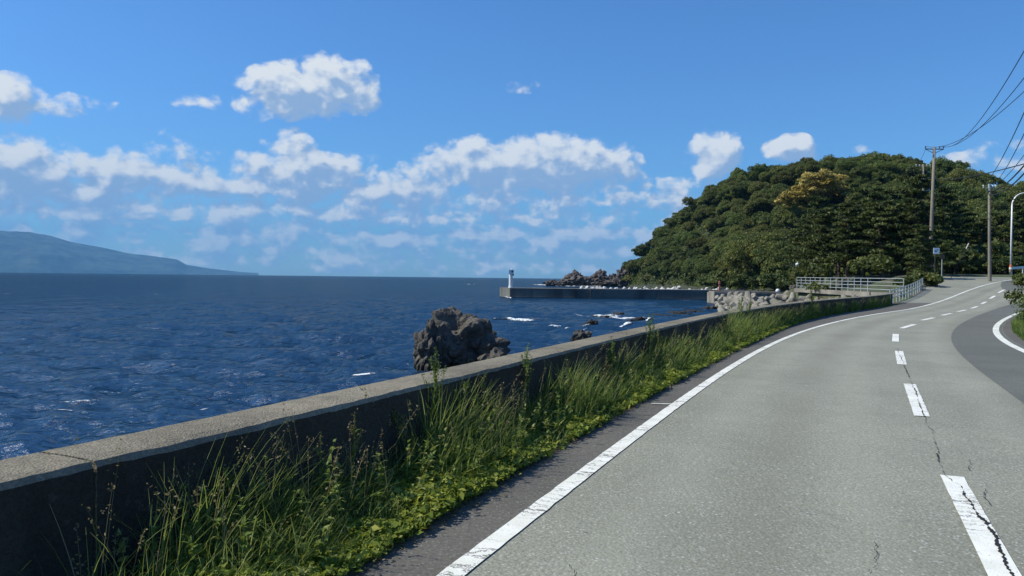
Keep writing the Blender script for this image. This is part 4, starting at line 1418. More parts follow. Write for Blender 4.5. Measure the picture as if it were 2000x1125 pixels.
for k, (px_, py_, Y, s, lab) in enumerate((
        (1866, 545, 92, 1.25, 'pale green rounded shrub right of the tall pole at the end of the lay-by'),
        (1895, 545, 97, 1.3, 'olive shrub between the sign post and the roadside pole'),
        (1912, 540, 103, 1.5, 'taller shrub just left of the roadside pole'),
        (1957, 542, 94, .8, 'small shrub at the foot of the street lamp'), (1990, 530, 98, 1.1, 'shrub behind the guard rail near the street lamp'),
        (1808, 570, 71.5, .55, 'bright green shrub growing through the upper end of the guard fence'),
        (1770, 560, 68.0, .5, 'small shrub between the railing and the guard fence'),
        (1640, 572, 76, .45, 'low green shrub on the concrete edge below the railing'),
        (1610, 570, 79, .42, 'second low green shrub on the concrete edge, farther along the railing'),
        (1580, 548, 100, 1.0, 'olive shrub just behind the far end of the railing'), (1605, 546, 104, 1.1, 'shrub in the shade behind the middle of the railing'), (1700, 548, 97, .9, 'shrub under the pines behind the railing gate'))):
    X = (px_ - 1000) / F * Y
    z = at(px_, py_, Y)[2] if Y < 80 else float(land_h(X, min(Y, 88))) - .2
    if 'concrete edge' in lab: z = 0.25; X -= 0.6
    if Y < 72: z = float(road_h(Y)) - .3
    place(shp, sused, k % 3, (X, Y, z), random.uniform(0, 6), s, lab, 'shrub', None)
nshp = [make_tree('bush', 230 + k, *a, M['bush'], .05) for k, a in enumerate(((2.2, 1.9, 1.0, 130, 100, .11), (1.9, 1.9, 1.0, 130, 100, .11)))]
nused = [False] * 2
for k, (X, Y, s, lab) in enumerate(((20.45, 28.0, .62, 'leafy bush at the right edge beside the curved white line'), (22.9, 31.5, .75, 'bush behind the leafy bush at the right edge'),
                                    (26.2, 35.5, .8, 'farther bush along the inside of the bend'))):
    o = place(nshp, nused, k % 2, (X, Y, 0.0), random.uniform(0, 6), (s, s, s * 1.05), lab, 'shrub', None)

# ------------------------------------------------------------------ verge: grass, ground cover, tall weeds
def blades(root, hgt, width, az_, lean, tone, nseg=4, droop=None):
    """curved tapering grass blades, all in one mesh"""
    n = len(root)
    droop = np.zeros(n) if droop is None else droop
    d = np.stack([np.cos(az_), np.sin(az_), np.zeros(n)], -1)
    side = np.stack([-np.sin(az_ + rng.uniform(-.6, .6, n)), np.cos(az_), np.zeros(n)], -1)
    V, T = [], []
    for k in range(nseg + 1):
        t = k / nseg
        hz_ = hgt * (t - droop * t ** 2.5 * 0.75)
        out = hgt * lean * t ** 1.8
        c = root + d * out[:, None]
        c[:, 2] += hz_
        w = width * (1 - t ** 1.6) * .5 + 0.0004
        V.append(c - side * w[:, None]); V.append(c + side * w[:, None])
        T.append(np.clip(tone + .12 * t, 0, 1)); T.append(np.clip(tone + .12 * t, 0, 1))
    V = np.stack(V, 1); T = np.stack(T, 1)
    m_ = 2 * (nseg + 1)
    base = (np.arange(n) * m_)[:, None]
    Fs = [base + np.array([2 * k, 2 * k + 1, 2 * k + 3, 2 * k + 2]) for k in range(nseg)]
    return V.reshape(-1, 3), np.stack(Fs, 1).reshape(-1, 4), T.ravel()


def clump_noise(X, Y, f, o):
    return np.array([mnoise.noise(Vector((a * f, b_ * f, o))) for a, b_ in zip(X, Y)])


def verge_sample(n, y0, y1, power=1.0):
    Y = y0 * (y1 / y0) ** (rng.random(n) ** power)
    u = rng.random(n)
    return Y, u


GV, GF, GT = [], [], []


def addg(V, Fc, T):
    b0 = sum(len(v) for v in GV)
    GV.append(V); GF.append(Fc + b0); GT.append(T)


def vpos(Y, u):
    X = wall_x(Y) + 0.03 + u * (verge_x(np.minimum(Y, 55)) - wall_x(Y) - .03)
    return X


# tall grass against the wall
Y, u = verge_sample(25000, 2.6, 52)
cn = clump_noise(vpos(Y, u), Y, 0.9, 4.0) + .5 * clump_noise(vpos(Y, u), Y, 2.6, 8.0)
u = np.clip(u ** 1.5 * .80, 0, 1)
left_gap = sstep(3.2, 5.0, Y)                      # sparse at the near end
keep = (cn + rng.normal(0, .18, len(Y)) > -.28) & (rng.random(len(Y)) < .16 + .84 * left_gap) & (rng.random(len(Y)) < 1.1 - sstep(27, 38, Y) * .75)
Y, u, cn = Y[keep], u[keep], cn[keep]; left_gap = sstep(3.2, 5.0, Y)
X = vpos(Y, u)
hg = (0.34 + 0.50 * rng.random(len(Y)) + .40 * np.clip(cn, 0, 1)) * (1 - .62 * u) * (.8 + .2 * left_gap) * (.72 + .75 * np.clip(.35 + clump_noise(X, Y, .55, 31.0), 0, 1))
tn = np.clip(rng.normal(.44, .17, len(Y)) + (rng.random(len(Y)) < .12) * .5, 0, 1)
addg(*blades(np.stack([X, Y, road_h(Y) - .03], -1), hg, rng.uniform(.0028, .0085, len(Y)) * (1 + Y / 16), rng.uniform(-2.6, 1.2, len(Y)), rng.uniform(.05, .75, len(Y)), tn, 5, rng.uniform(0, 1.0, len(Y)) ** 1.6))
# short grass across the verge
Y, u = verge_sample(34000, 2.6, 53)
u = u * 1.04
cn = clump_noise(vpos(Y, u), Y, 1.3, 14.0)
keep = (rng.random(len(Y)) < .30 + .7 * sstep(3.4, 4.6, Y) + .3 * u) & (cn + rng.normal(0, .2, len(Y)) > -.35) & (rng.random(len(Y)) < 1.05 - sstep(34, 44, Y) * .8)
Y, u = Y[keep], u[keep]
X = vpos(Y, u)
tn = np.clip(rng.normal(.45, .17, len(Y)) + (rng.random(len(Y)) < .07) * .45, 0, 1)
addg(*blades(np.stack([X, Y, road_h(Y) - .02], -1), rng.uniform(.08, .30, len(Y)) * (1.1 - .5 * u), rng.uniform(.004, .009, len(Y)) * (1 + Y / 20), rng.uniform(-3.1, 3.1, len(Y)), rng.uniform(.2, .9, len(Y)), tn, 3, rng.uniform(0, .8, len(Y))))
# foot of the far wall: hanging creepers and tufts
Y = rng.uniform(30, 54, 3600); X = wall_x(Y) + rng.uniform(.02, .22, len(Y))
keep = clump_noise(X, Y, 1.1, 3.3) > 0.02
Y, X = Y[keep], X[keep]
addg(*blades(np.stack([X, Y, road_h(Y) - .02], -1), rng.uniform(.15, .75, len(Y)), rng.uniform(.015, .03, len(Y)), rng.uniform(-3.1, 3.1, len(Y)), rng.uniform(.05, .3, len(Y)), np.clip(rng.normal(.35, .15, len(Y)), 0, 1), 3))
# fringe on the right of the road under the bushes
Y = rng.uniform(23, 44, 5200); X = road_right(Y) + .35 + rng.random(len(Y)) ** 1.3 * 4.0
addg(*blades(np.stack([X, Y, road_h(Y) - .02], -1), rng.uniform(.3, 1.3, len(Y)) * np.clip(.25 + (X - road_right(Y)) * .45, .2, 1), rng.uniform(.012, .028, len(Y)), rng.uniform(-3.1, 3.1, len(Y)), rng.uniform(.1, .7, len(Y)), np.clip(rng.normal(.40, .16, len(Y)), 0, 1), 4, rng.uniform(0, .6, len(Y))))
# rough pasture to the right of the road
Y = rng.uniform(-6, 75, 16000); X = road_right(Y) + 1.0 + rng.random(len(Y)) ** 1.2 * 26
addg(*blades(np.stack([X, Y, land_h(X, Y) - .05], -1), rng.uniform(.15, .65, len(Y)), rng.uniform(.02, .05, len(Y)), rng.uniform(-3.1, 3.1, len(Y)), rng.uniform(.2, .9, len(Y)), np.clip(rng.normal(.42, .18, len(Y)), 0, 1), 3, rng.uniform(0, .6, len(Y))))
grass = mesh_np('grass', np.concatenate(GV), np.concatenate(GF), M['grass'], attr={'tone': np.concatenate(GT)})
tag(grass, 'long wild grass on the verge along the foot of the seawall', 'grass', kind='stuff')

# broad-leaved ground cover creeping to the asphalt
Y, u = verge_sample(90000, 2.7, 42)
u = .30 + .78 * rng.beta(1.7, 1.5, len(Y))
cn = clump_noise(vpos(Y, u), Y, 1.1, 24.0) + .5 * clump_noise(vpos(Y, u), Y, 3.5, 2.0)
keep = (cn + rng.normal(0, .12, len(Y)) > -.02 - .16 * (u > .55)) & (rng.random(len(Y)) < .35 + .65 * sstep(3.6, 4.4, Y)) & (rng.random(len(Y)) < 1 - sstep(24, 34, Y) * .85)
Y, u, cn = Y[keep], u[keep], cn[keep]; left_gap = sstep(3.2, 5.0, Y)
X = vpos(Y, u) + .03 * rng.normal(size=len(Y))
top = .05 + .26 * np.clip(cn + .40, 0, 1) * (1.2 - .80 * u)
Z = road_h(Y) + top * rng.uniform(.05, 1.0, len(Y)) ** .6
V, Fc, T = cards(np.stack([X, Y, Z], -1), rng.normal(size=(len(Y), 3)) * .55 + np.array([-.1, -.2, .8]), (.010 + .030 * rng.random(len(Y)) ** 2) * (1 + Y / 20), np.clip(rng.normal(.50, .2, len(Y)) + .25 * clump_noise(X, Y, 2.2, 40.0), 0, 1), 1.7, .12)
# a second row of leaves beside the bushes on the right
cover = mesh_np('ground_cover', V, Fc, M['cover'], attr={'tone': T})
tag(cover, 'yellow green leafy ground cover spreading from the verge onto the shoulder', 'ground cover', kind='stuff')

# broad-leaved weeds and dry seed stalks standing in the grass, too many and too mixed to tell apart
WV, WF, WT_ = [], [], []
SV, SF, ST_ = [], [], []


def acc(lst, V, Fc, T):
    b0 = sum(len(v) for v in lst[0])
    lst[0].append(V); lst[1].append(Fc + b0); lst[2].append(T)


Yw, uw = verge_sample(420, 3.9, 50)
uw = .08 + .75 * uw
for k in range(len(Yw)):
    y_ = Yw[k]; x_ = float(vpos(y_, uw[k])); hgt_ = random.uniform(.22, .75) * (1 - .45 * uw[k]); nl = random.randint(12, 26)
    ax, ay = random.gauss(0, .10), random.gauss(0, .08)
    t = np.sort(rng.random(nl)); root = np.stack([x_ + ax * t, y_ + ay * t, float(road_h(y_)) + hgt_ * t], -1)
    ll = (.05 + .10 * (1 - t)) * rng.uniform(.7, 1.3, nl)
    acc((WV, WF, WT_), *blades(root, ll * .7, ll * rng.uniform(.28, .5, nl), np.arange(nl) * 2.4 + k, np.full(nl, 1.0), np.clip(rng.normal(random.choice((.4, .55, .7)), .13, nl), 0, 1), 4, rng.uniform(.1, 1.3, nl)))
    acc((WV, WF, WT_), *blades(np.array([[x_, y_, float(road_h(y_)) - .02]]), np.array([hgt_ + .02]), np.array([.008]), np.array([math.atan2(ay, ax)]), np.array([math.hypot(ax, ay) / hgt_]), np.array([.55]), 4))
ww = mesh_np('verge_weeds', np.concatenate(WV), np.concatenate(WF), M['weed'], attr={'tone': np.concatenate(WT_)})
tag(ww, 'mixed broad-leaved weeds growing among the verge grass', 'weeds', kind='stuff')
Yw, uw = verge_sample(300, 3.5, 48)
for k in range(len(Yw)):
    y_ = Yw[k]; x_ = float(vpos(y_, .04 + .6 * uw[k])); hgt_ = random.uniform(.45, 1.0) * (1 - .3 * uw[k])
    az_ = random.uniform(-3.1, 3.1); ln = random.uniform(.05, .55)
    acc((SV, SF, ST_), *blades(np.array([[x_, y_, float(road_h(y_)) - .02]]), np.array([hgt_]), np.array([.0035 * (1 + y_ / 14)]), np.array([az_]), np.array([ln]), np.array([.55]), 6))
    m2 = random.randint(10, 30); tt_ = rng.uniform(.78, 1.0, m2)
    c = np.stack([x_ + math.cos(az_) * hgt_ * ln * tt_ ** 1.8, y_ + math.sin(az_) * hgt_ * ln * tt_ ** 1.8, float(road_h(y_)) - .02 + hgt_ * tt_], -1) + rng.normal(size=(m2, 3)) * random.choice((.006, .010, .018))
    acc((SV, SF, ST_), *cards(c, rng.normal(size=(m2, 3)), rng.uniform(.005, .011, m2) * (1 + y_ / 24), np.clip(rng.normal(.45, .2, m2), 0, 1), 1.8))
ss = mesh_np('seed_stalks', np.concatenate(SV), np.concatenate(SF), M['straw'], attr={'tone': np.concatenate(ST_)})
tag(ss, 'thin straw coloured seed stalks scattered through the verge grass', 'grass stalks', kind='stuff')

# dry litter along the edge of the verge
Y, u = verge_sample(6500, 2.8, 36)
u = .98 + .085 * rng.normal(size=len(Y))
V, Fc, T = cards(np.stack([vpos(Y, u), Y, road_h(Y) + .008 + .012 * rng.random(len(Y))], -1), rng.normal(size=(len(Y), 3)) * .2 + np.array([0, 0, 1]), rng.uniform(.006, .018, len(Y)) * (1 + Y / 25), np.clip(rng.normal(.25, .2, len(Y)), 0, 1), 2.5, .1)
lit_ = mesh_np('leaf_litter', V, Fc, M['straw'], attr={'tone': T})
tag(lit_, 'dry leaf litter along the edge of the asphalt shoulder', 'leaf litter', kind='stuff')


def weed(loc, H_, seed, label, kind='dock', lean=(0, 0), group=None):
    """tall weed: stem, leaves, seed spikes"""
    r = np.random.default_rng(seed)
    e = empty('tall_weed', loc)
    tag(e, label, 'weed', group)
    sp_at = lambda t: np.array([lean[0] * t ** 1.6 + .02 * math.sin(4 * t + seed), lean[1] * t ** 1.6, H_ * t])
    mb = MB()
    mb.tube([sp_at(t) for t in np.linspace(0, 1, 9)], list(np.linspace(.0065, .0022, 9) * (1 + loc[1] / 30)), 5)
    sd_ = []
    nb = 5 if kind == 'dock' else 3
    for k in range(nb):
        t0_ = .48 + .4 * k / nb
        a = r.uniform(0, 6.28); ln = H_ * (.30 - .17 * k / nb) * r.uniform(.8, 1.2)
        b0 = sp_at(t0_); tip = b0 + np.array([math.cos(a) * ln * .32, math.sin(a) * ln * .32, ln * .9])
        mb.tube([b0, (b0 + tip) / 2 + np.array([math.cos(a), math.sin(a), 0]) * ln * .05, tip], [.0032, .0026, .0012], 4)
        sd_ += [(b0, tip)]
    mb.build('stem', M['weed'], e)
    me_ = e.children[-1].data
    a_ = me_.attributes.new('tone', 'FLOAT', 'POINT'); a_.data.foreach_set('value', np.full(len(me_.vertices), .6, np.float32))
    # leaves up the stem
    nl = int(26 * H_ + 8)
    t = r.uniform(.05, .8, nl) ** .9
    az2 = r.uniform(0, 6.28, nl)
    ll = (.17 * (1 - t) + .045) * r.uniform(.7, 1.2, nl)
    root = np.array([sp_at(v) for v in t])
    V, Fc, T = blades(root, ll * .75, ll * .26, az2, np.full(nl, .85), np.clip(r.normal(.45, .18, nl), 0, 1), 4, r.uniform(.2, 1.1, nl))
    mesh_np('leaf', V, Fc, M['weed'], e, attr={'tone': T})['kind'] = 'stuff'
    # seed clusters
    C = []
    for b0, tip in sd_ + [(sp_at(.62), sp_at(1.0))]:
        m2 = 90 if kind == 'dock' else 40
        tt_ = r.random(m2)
        C.append(b0 + (tip - b0) * tt_[:, None] + r.normal(size=(m2, 3)) * (.012 * (1 + .3 * np.sin(tt_ * 20)))[:, None])
    C = np.concatenate(C)
    V, Fc, T = cards(C, r.normal(size=C.shape), r.uniform(.006, .013, len(C)) * (1 + loc[1] / 26), np.clip(r.normal(.42, .2, len(C)), 0, 1), 1.4)
    mesh_np('seed_head', V, Fc, M['weed'] if kind == 'dock' else M['straw'], e, attr={'tone': T})['kind'] = 'stuff'
    return e


def vp(px_, py_):
    """foot of a plant on the verge below this pixel"""
    q_ = on_g(px_, py_)
    return q_


for (px_, base_y, topy, sd_, kind, ln_, lab) in (
        (805, 925, 672, 1, 'dock', (.02, .02), 'tallest leafy weed, rising above the wall in front of the big rock'),
        (828, 900, 735, 2, 'dock', (.10, .05), 'slightly shorter leafy weed right beside the tallest weed'),
        (1008, 845, 668, 3, 'dock', (.0, .04), 'slender brown-green weed topping the wall at the right foot of the big rock'),
        (1138, 770, 660, 4, 'dock', (.03, .0), 'weed spike reaching the wall top left of the pointed black rock'),
        (1210, 735, 607, 5, 'dock', (-.03, .0), 'tall weed standing above the wall in front of the surf'),
        (1225, 728, 640, 6, 'dock', (.05, .0), 'weed leaning right beside the tall weed before the surf'),
        (1265, 720, 655, 7, 'dock', (.05, .02), 'yellowish weed leaning against the wall right of the surf'),
        (1442, 660, 575, 8, 'dock', (0, 0), 'bushy tall weed covering the wall top in front of the tetrapods'),
        (1450, 655, 585, 9, 'dock', (.06, 0), 'shorter weed tucked against the bushy tall weed'),
        (1545, 622, 562, 10, 'dock', (0, 0), 'tall weed before the big tetrapods near the railing'),
        (740, 960, 770, 12, 'grass', (-.22, .1), 'thin dry stalk leaning left over the wall top'),
        (400, 1110, 880, 14, 'grass', (.22, .05), 'dry seed stalk with round tufts before the dark wall'),
        (455, 1100, 890, 15, 'grass', (.1, .02), 'seed stalk with a fluffy brown head near the wall'),
        (620, 1040, 840, 19, 'grass', (.05, .05), 'thin seed stalk standing in the near long grass'),
        (690, 1010, 800, 16, 'grass', (-.05, .05), 'tufted seed stalk just under the wall edge'),
        (250, 1140, 990, 17, 'grass', (.03, 0), 'short seed stalk at the dark near end of the wall'),
        (900, 880, 720, 21, 'grass', (-.06, .02), 'thin dry stalk crossing the wall top below the rock'),
        (870, 890, 735, 22, 'grass', (-.04, .02), 'curved dry stalk left of the stalk crossing the wall'),
        (950, 870, 745, 23, 'grass', (.05, .0), 'pale seed stalk between the tall weeds')):
    q_ = vp(px_, base_y)
    Hh = at(px_, topy, q_[1])[2] - q_[2]
    # keep the foot on the verge: move along the ray's column to just off the wall
    xmin = float(wall_x(q_[1])) + .08
    X_ = max(q_[0], xmin)
    weed((X_ - ln_[0] * .5, q_[1], q_[2] - .02), max(.3, Hh), sd_, lab, kind, ln_)

# arching tufts at the near end
for k, (px_, py_, n_, hgt_, lab) in enumerate(((395, 1085, 70, .62, 'arching pale grass tuft in front of the dark wall'), (110, 1165, 14, .5, 'few thin grass stems at the dark left corner'),
                                               (540, 1075, 60, .55, 'dense grass tuft right of the arching pale tuft'), (640, 1040, 50, .6, 'upright grass tuft next to the leafy ground cover'))):
    q_ = on_g(px_, py_)
    e = empty('grass_tuft', (max(q_[0], float(wall_x(q_[1])) + .1), q_[1], q_[2] - .02))
    tag(e, lab, 'grass tuft')
    az_ = rng.uniform(2.2, 4.6, n_) if k == 0 else rng.uniform(-3.1, 3.1, n_)
    rt_ = np.stack([rng.normal(0, .05, n_), rng.normal(0, .05, n_), np.zeros(n_)], -1)
    V, Fc, T = blades(rt_, hgt_ * rng.uniform(.6, 1.1, n_), rng.uniform(.005, .009, n_), az_, rng.uniform(.3, .9, n_), np.clip(rng.normal(.5, .2, n_), 0, 1), 7, rng.uniform(.2, .75, n_))
    mesh_np('blade', V, Fc, M['grass'], e, attr={'tone': T})['kind'] = 'stuff'

# young leafy plants in the near corner
for k, (px_, py_, lab) in enumerate(((255, 1118, 'small bright leafy plant left of the grass tufts'), (310, 1108, 'bright leafy plant at the foot of the arching tuft'), (430, 1122, 'low leafy plant at the bottom edge below the arching tuft'))):
    q_ = on_g(px_, py_)
    e = empty('leafy_plant', (q_[0], q_[1], q_[2] - .02)); tag(e, lab, 'plant')
    mb = MB(); C = []
    for j in range(5):
        a = j * 1.26 + k; ln = random.uniform(.10, .2)
        tip = (math.cos(a) * ln * .5, math.sin(a) * ln * .5, ln)
        mb.tube([(0, 0, 0), (tip[0] * .5, tip[1] * .5, ln * .6), tip], [.004, .003, .002], 4)
        for _ in range(16):
            C.append(np.array(tip) * random.uniform(.35, 1.05) + np.array([random.gauss(0, .025), random.gauss(0, .025), random.gauss(0, .012)]))
    st = mb.build('stem', M['weed'], e)
    a_ = st.data.attributes.new('tone', 'FLOAT', 'POINT'); a_.data.foreach_set('value', np.full(len(st.data.vertices), .6, np.float32))
    C = np.array(C)
    V, Fc, T = cards(C, rng.normal(size=C.shape) * .4 + np.array([0, 0, 1]), rng.uniform(.016, .03, len(C)), np.clip(rng.normal(.6, .15, len(C)), 0, 1), 1.9, .1)
    mesh_np('leaf', V, Fc, M['cover'], e, attr={'tone': T})['kind'] = 'stuff'

# ------------------------------------------------------------------ utility poles, lamp, signs
def pole(name, base, top, r0, r1, label, mat=None):
    e = empty(name, base); tag(e, label, 'utility pole')
    d = np.array(top) - np.array(base)
    MB().tube([d * -0.04, d * 0.0, d * .5, d], [r0, r0, (r0 + r1) / 2, r1], 12).build('shaft', mat or M['polec'], e, smooth=True)
    return e, d


def crossarm(e, d, t, half, dirv, ins=(-.95, -.45, .45, .95), mat=None, insm=None):
    c = d * t
    a = c - np.array(dirv) * half; b_ = c + np.array(dirv) * half
    MB().tube([a, b_], 0.055, 6).build('crossarm', mat or M['galv'], e)
    out = []
    for s in ins:
        q_ = c + np.array(dirv) * half * s
        MB().tube([q_, q_ + np.array([0, 0, .14]), q_ + np.array([0, 0, .16]), q_ + np.array([0, 0, .30])], [.03, .03, .085, .05], 8).build('insulator', insm or M['porc'], e)
        out.append(q_ + np.array([0, 0, .30]) + np.array(e.location))
    return out


perp = np.array([.82, -.57, 0])
# tall pole in front of the pines
b1 = at(1815, 560, 82); b1[2] = float(land_h(b1[0], 82)) - .1
t1 = at(1825, 288, 82)
e1, d1_ = pole('utility_pole', b1, t1, .21, .13, 'tall tan utility pole rising in front of the pine grove')
I1 = crossarm(e1, d1_, .988, 1.0, (1, 0, 0), (-.95, .55, .95), M['darkm'], M['darkm'])
MB().tube([d1_ * .955, d1_ * .985 + np.array([-.9, 0, 0])], .03, 5).build('brace', M['darkm'], e1)
MB().tube([d1_ * .955, d1_ * .985 + np.array([.9, 0, 0])], .03, 5).build('brace', M['darkm'], e1)
# second pole behind it
b2_ = at(1806, 430, 126); b2_[2] = max(1.5, float(hill_h(b2_[0], 126)))
t2 = at(1803, 321, 126)
e2, d2_ = pole('utility_pole', b2_, t2, .2, .14, 'grey utility pole with three crossarms behind the tall tan pole')
full = np.linalg.norm(d2_)
I2 = crossarm(e2, d2_, .985, 1.2, (1, 0, 0), (-.95, -.5, .5, .95))
I2b = crossarm(e2, d2_, .985 - 2.1 / full, 1.0, (1, 0, 0), (-.8, .8))
crossarm(e2, d2_, .985 - 4.0 / full, 1.1, (1, 0, 0), (-.9, .9))
# pole at the edge of the road
b3 = at(1933, 552, 78.2); b3[2] = float(road_h(78.2)) - .02
t3 = at(1932, 364, b3[1])
e3, d3_ = pole('utility_pole', b3, t3, .17, .11, 'slim brown utility pole at the edge of the road bend')
I3 = crossarm(e3, d3_, .985, .62, (1, 0, 0), (-.95, .6, 1.1))
MB().tube([d3_ * .975 + np.array([0, 0, -.2]), d3_ * 1.0 + np.array([0, 0, .25])], .12, 8).build('cap', M['galv'], e3)
# stay wire with a pale guard beside the pole
se = empty('stay_wire', (b3[0] - 2.4, b3[1] + 3, b3[2])); tag(se, 'slanting dark stay wire with a pale guard left of the roadside pole', 'stay wire')
MB().tube([(0, 0, 0), (1.25, -1.5, 4.3)], .025, 6).build('wire', M['wire'], se)
MB().tube([(1.0, -1.2, 3.4), (1.15, -1.38, 3.95)], .045, 6).build('guard', M['white'], se)
# nearer pole, mostly outside the picture
b4 = np.array([21.75, 31.0, 0.0]); t4 = np.array([21.75, 31.0, 11.35])
e4, d4_ = pole('utility_pole', b4, t4, .2, .14, 'near utility pole at the right edge, only its crossarm end in view')
I4 = crossarm(e4, d4_, .98, 1.12, (1, 0, 0), (-.97, -.2, .6), M['darkm'], M['darkm'])
I4b = crossarm(e4, d4_, .80, 1.0, (1, 0, 0), (-.9, -.5, .4, .9), M['darkm'], M['darkm'])


def wire(a, b_, sag, label, r_=.012, n=28):
    a, b_ = np.array(a, float), np.array(b_, float)
    P = []
    for t in np.linspace(0, 1, n):
        p_ = a + (b_ - a) * t - a
        P.append(p_ + np.array([0, 0, -4 * sag * t * (1 - t)]))
    o = MB().tube(P, r_, 5).build('overhead_wire', M['wire'], None, loc=a)
    return tag(o, label, 'wire', None)


wire(I1[2], I4[0], 1.3, 'highest overhead wire from the tall tan pole to the right edge', .02)
wire(I1[1], I4[1], 1.35, 'middle overhead wire from the tall tan pole to the right edge', .02)
wire(I1[0], I4[2], 1.4, 'lowest of the three overhead wires from the tall tan pole', .02)
wire(I4[0], (-3.6, -5.0, 10.9), .4, 'single overhead wire leaving the top right corner above the camera', .016)
wire(I3[0], I4b[0], .55, 'leftmost wire from the roadside pole up to the right edge', .022)
wire(I3[1], I4b[1], .55, 'second wire from the roadside pole up to the right edge', .022)
wire(I3[2], I4b[2], .5, 'rightmost wire from the roadside pole up to the right edge', .022)
wire(np.array(b3) + d3_ * .95, b4 + np.array([0, 0, 8.1]), .7, 'thick cable from just below the top of the roadside pole', .045)
wire(np.array(b3) + d3_ * .92, b4 + np.array([0, 0, 7.7]), .8, 'lower thick cable bundled below the other wires of the roadside pole', .045)
wire(I2b[1], b4 + np.array([0, 0, 6.9]), .6, 'nearly level cable from the grey pole behind to the right edge', .03)
wire(I2[0], I1[0] + np.array([0, 0, -.4]), .3, 'short wire between the tall tan pole and the grey pole', .018)

# street lamp
bl = at(1974, 528, 92); bl[2] = float(road_h(92)) - .05
le = empty('street_lamp', bl); tag(le, 'white street lamp with its arm curving out of the right edge', 'street lamp')
top_z = at(1974, 375, 92)[2] - bl[2]
P = [(0, 0, -.1), (0, 0, top_z * .5), (0, 0, top_z - 1.6)]
for a in np.linspace(0, math.pi / 2 * .92, 8):
    P.append((1.5 - 1.5 * math.cos(a), -.0, top_z - 1.6 + 1.5 * math.sin(a)))
P.append((3.0, 0, top_z + .1))
MB().tube(P, [.11, .09, .075] + [.065] * 8 + [.055], 10).build('pole', M['white'], le, smooth=True)
MB().box((3.5, 0, top_z + .12), (1.0, .32, .16)).build('lamp_head', M['galv'], le)
MB().tube([(0, 0, .35), (0, 0, .95)], .17, 10).build('base_sleeve', M['polec'], le)
MB().tube([(0, 0, .96), (0, 0, 1.2)], .16, 10).build('reflector_band', M['orange'], le)
MB().tube([(0, 0, .7), (0, 0, .95)], .175, 10).build('white_band', M['white'], le)
# guard rail behind the lamp
gp = [(bl[0] + .4 + k * 1.9, 92.4 + k * .9, float(road_h(92)) + .15 + .12 * k) for k in range(4)]
ge_ = empty('guard_rail', gp[0]); tag(ge_, 'white guard rail leaving the right edge beside the street lamp', 'guard rail')
for g_ in gp:
    lo_ = np.array(g_) - np.array(gp[0])
    MB().tube([lo_ + np.array([0, 0, -.4]), lo_ + np.array([0, 0, .8])], .06, 8).build('post', M['white'], ge_)
mb = MB()
for k in range(3):
    a, c = np.array(gp[k]) - np.array(gp[0]), np.array(gp[k + 1]) - np.array(gp[0])
    mb.add([a + (-.02, -.08, .5), c + (-.02, -.08, .5), c + (-.02, -.10, .65), a + (-.02, -.10, .65), a + (-.02, -.08, .8), c + (-.02, -.08, .8)], [(0, 1, 2, 3), (3, 2, 5, 4)])
mb.build('rail_beam', M['white'], ge_)

# blue and white sign on the tall pole and a thin sign post
sb = at(1829, 490, 78.2)
s_e = empty('pole_sign', sb); tag(s_e, 'white notice board with blue marks on a dark post before the tall tan pole', 'sign')
MB().box((0, 0, 0), (.62, .04, .62)).build('board', M['white'], s_e)
MB().box((-.08, -.03, -.02), (.22, .012, .16)).build('blue_mark', M['bluep'], s_e)
MB().box((.1, -.03, .12), (.12, .012, .1)).build('blue_mark', M['bluep'], s_e)
MB().tube([(-.1, .06, .3), (-.1, .06, -3.9)], .04, 8).build('post', M['darkm'], s_e)
MB().box((-.1, .035, 0), (.5, .03, .05)).build('bracket', M['darkm'], s_e)
tb = on_g(1839, 556); ty = 78.0
tb = at(1839, 549, ty); tb[2] = float(land_h(tb[0], ty)) - .05
s2 = empty('sign_post', tb); tag(s2, 'thin sign post with a small dark plate at the edge of the shade', 'sign')
hz_ = at(1839, 497, ty)[2] - tb[2]
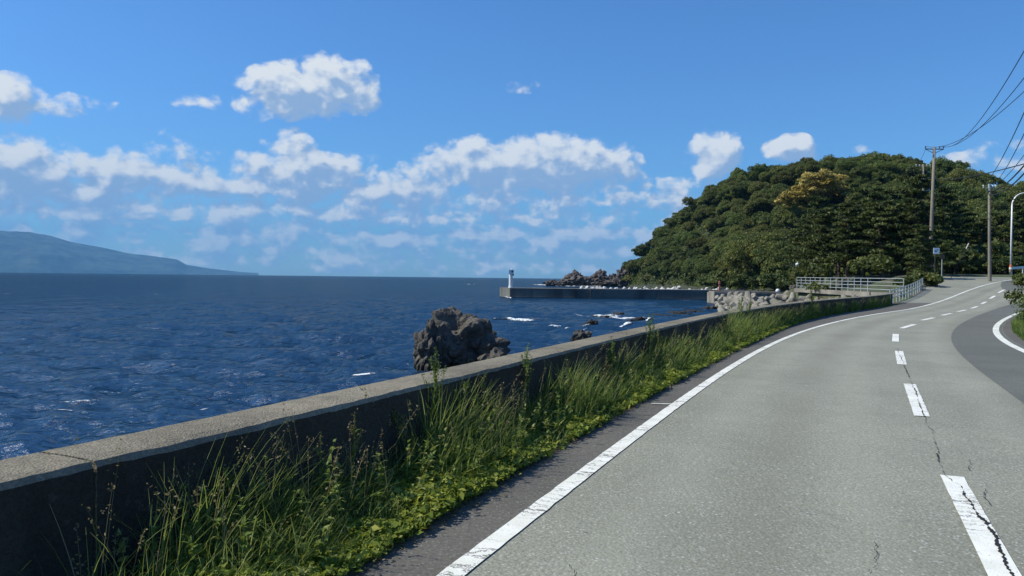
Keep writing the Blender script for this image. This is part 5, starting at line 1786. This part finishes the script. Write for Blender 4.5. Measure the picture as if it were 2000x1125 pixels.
MB().tube([(0, 0, 0), (0, 0, hz_)], .04, 8).build('post', M['galv'], s2)
MB().tube([(0, -.05, hz_ - .25), (0, -.08, hz_ - .25)], .26, 20).build('plate', M['bark'], s2)
# small lamp post on the quay
qp = at(1550, 560, 112)
q_e = empty('quay_lamp', (qp[0], 112, qp[2] - .3)); tag(q_e, 'thin lamp post with a small white lamp above the tetrapods', 'lamp')
hz_ = at(1550, 514, 112)[2] - qp[2] + .3
MB().tube([(0, 0, -.8), (0, 0, hz_)], .06, 8).build('post', M['darkm'], q_e)
MB().tube([(0, 0, hz_ - .35), (.3, 0, hz_ - .2)], .03, 6).build('arm', M['galv'], q_e)
MB().tube([(.3, 0, hz_ - .32), (.4, 0, hz_ - .2), (.6, 0, hz_ - .05)], [.1, .22, .2], 10).build('lamp_head', M['white'], q_e)
MB().box((0, -.07, 1.3), (.2, .12, .35)).build('switch_box', M['white'], q_e)
rock('quay_stone', at(1551, 564, 110), (.7, .6, .55), 77, 3, M['rock'], 'dark stone lump at the foot of the thin quay lamp', 'stone')

# ------------------------------------------------------------------ air
HB = MB()
zb, zt = SEA - 16, 1500.0
HB.add([(-25500, -9000, zb), (25500, -9000, zb), (25500, 26500, zb), (-25500, 26500, zb), (-25500, -9000, zt), (25500, -9000, zt), (25500, 26500, zt), (-25500, 26500, zt)],
       [(0, 3, 2, 1), (4, 5, 6, 7), (0, 1, 5, 4), (1, 2, 6, 5), (2, 3, 7, 6), (3, 0, 4, 7)])
hm = bpy.data.materials.new('haze_air'); hm.use_nodes = True
hm.node_tree.nodes.clear()
ho = hm.node_tree.nodes.new('ShaderNodeOutputMaterial')
hv = hm.node_tree.nodes.new('ShaderNodeVolumePrincipled')
hv.inputs['Color'].default_value = (0.20, 0.56, 1.0, 1)
hv.inputs['Density'].default_value = 4.2e-5
hv.inputs['Anisotropy'].default_value = 0.0
hm.node_tree.links.new(hv.outputs[0], ho.inputs['Volume'])
haze = HB.build('haze', hm)
tag(haze, 'thin blue sea air over the whole bay', 'haze', kind='stuff')
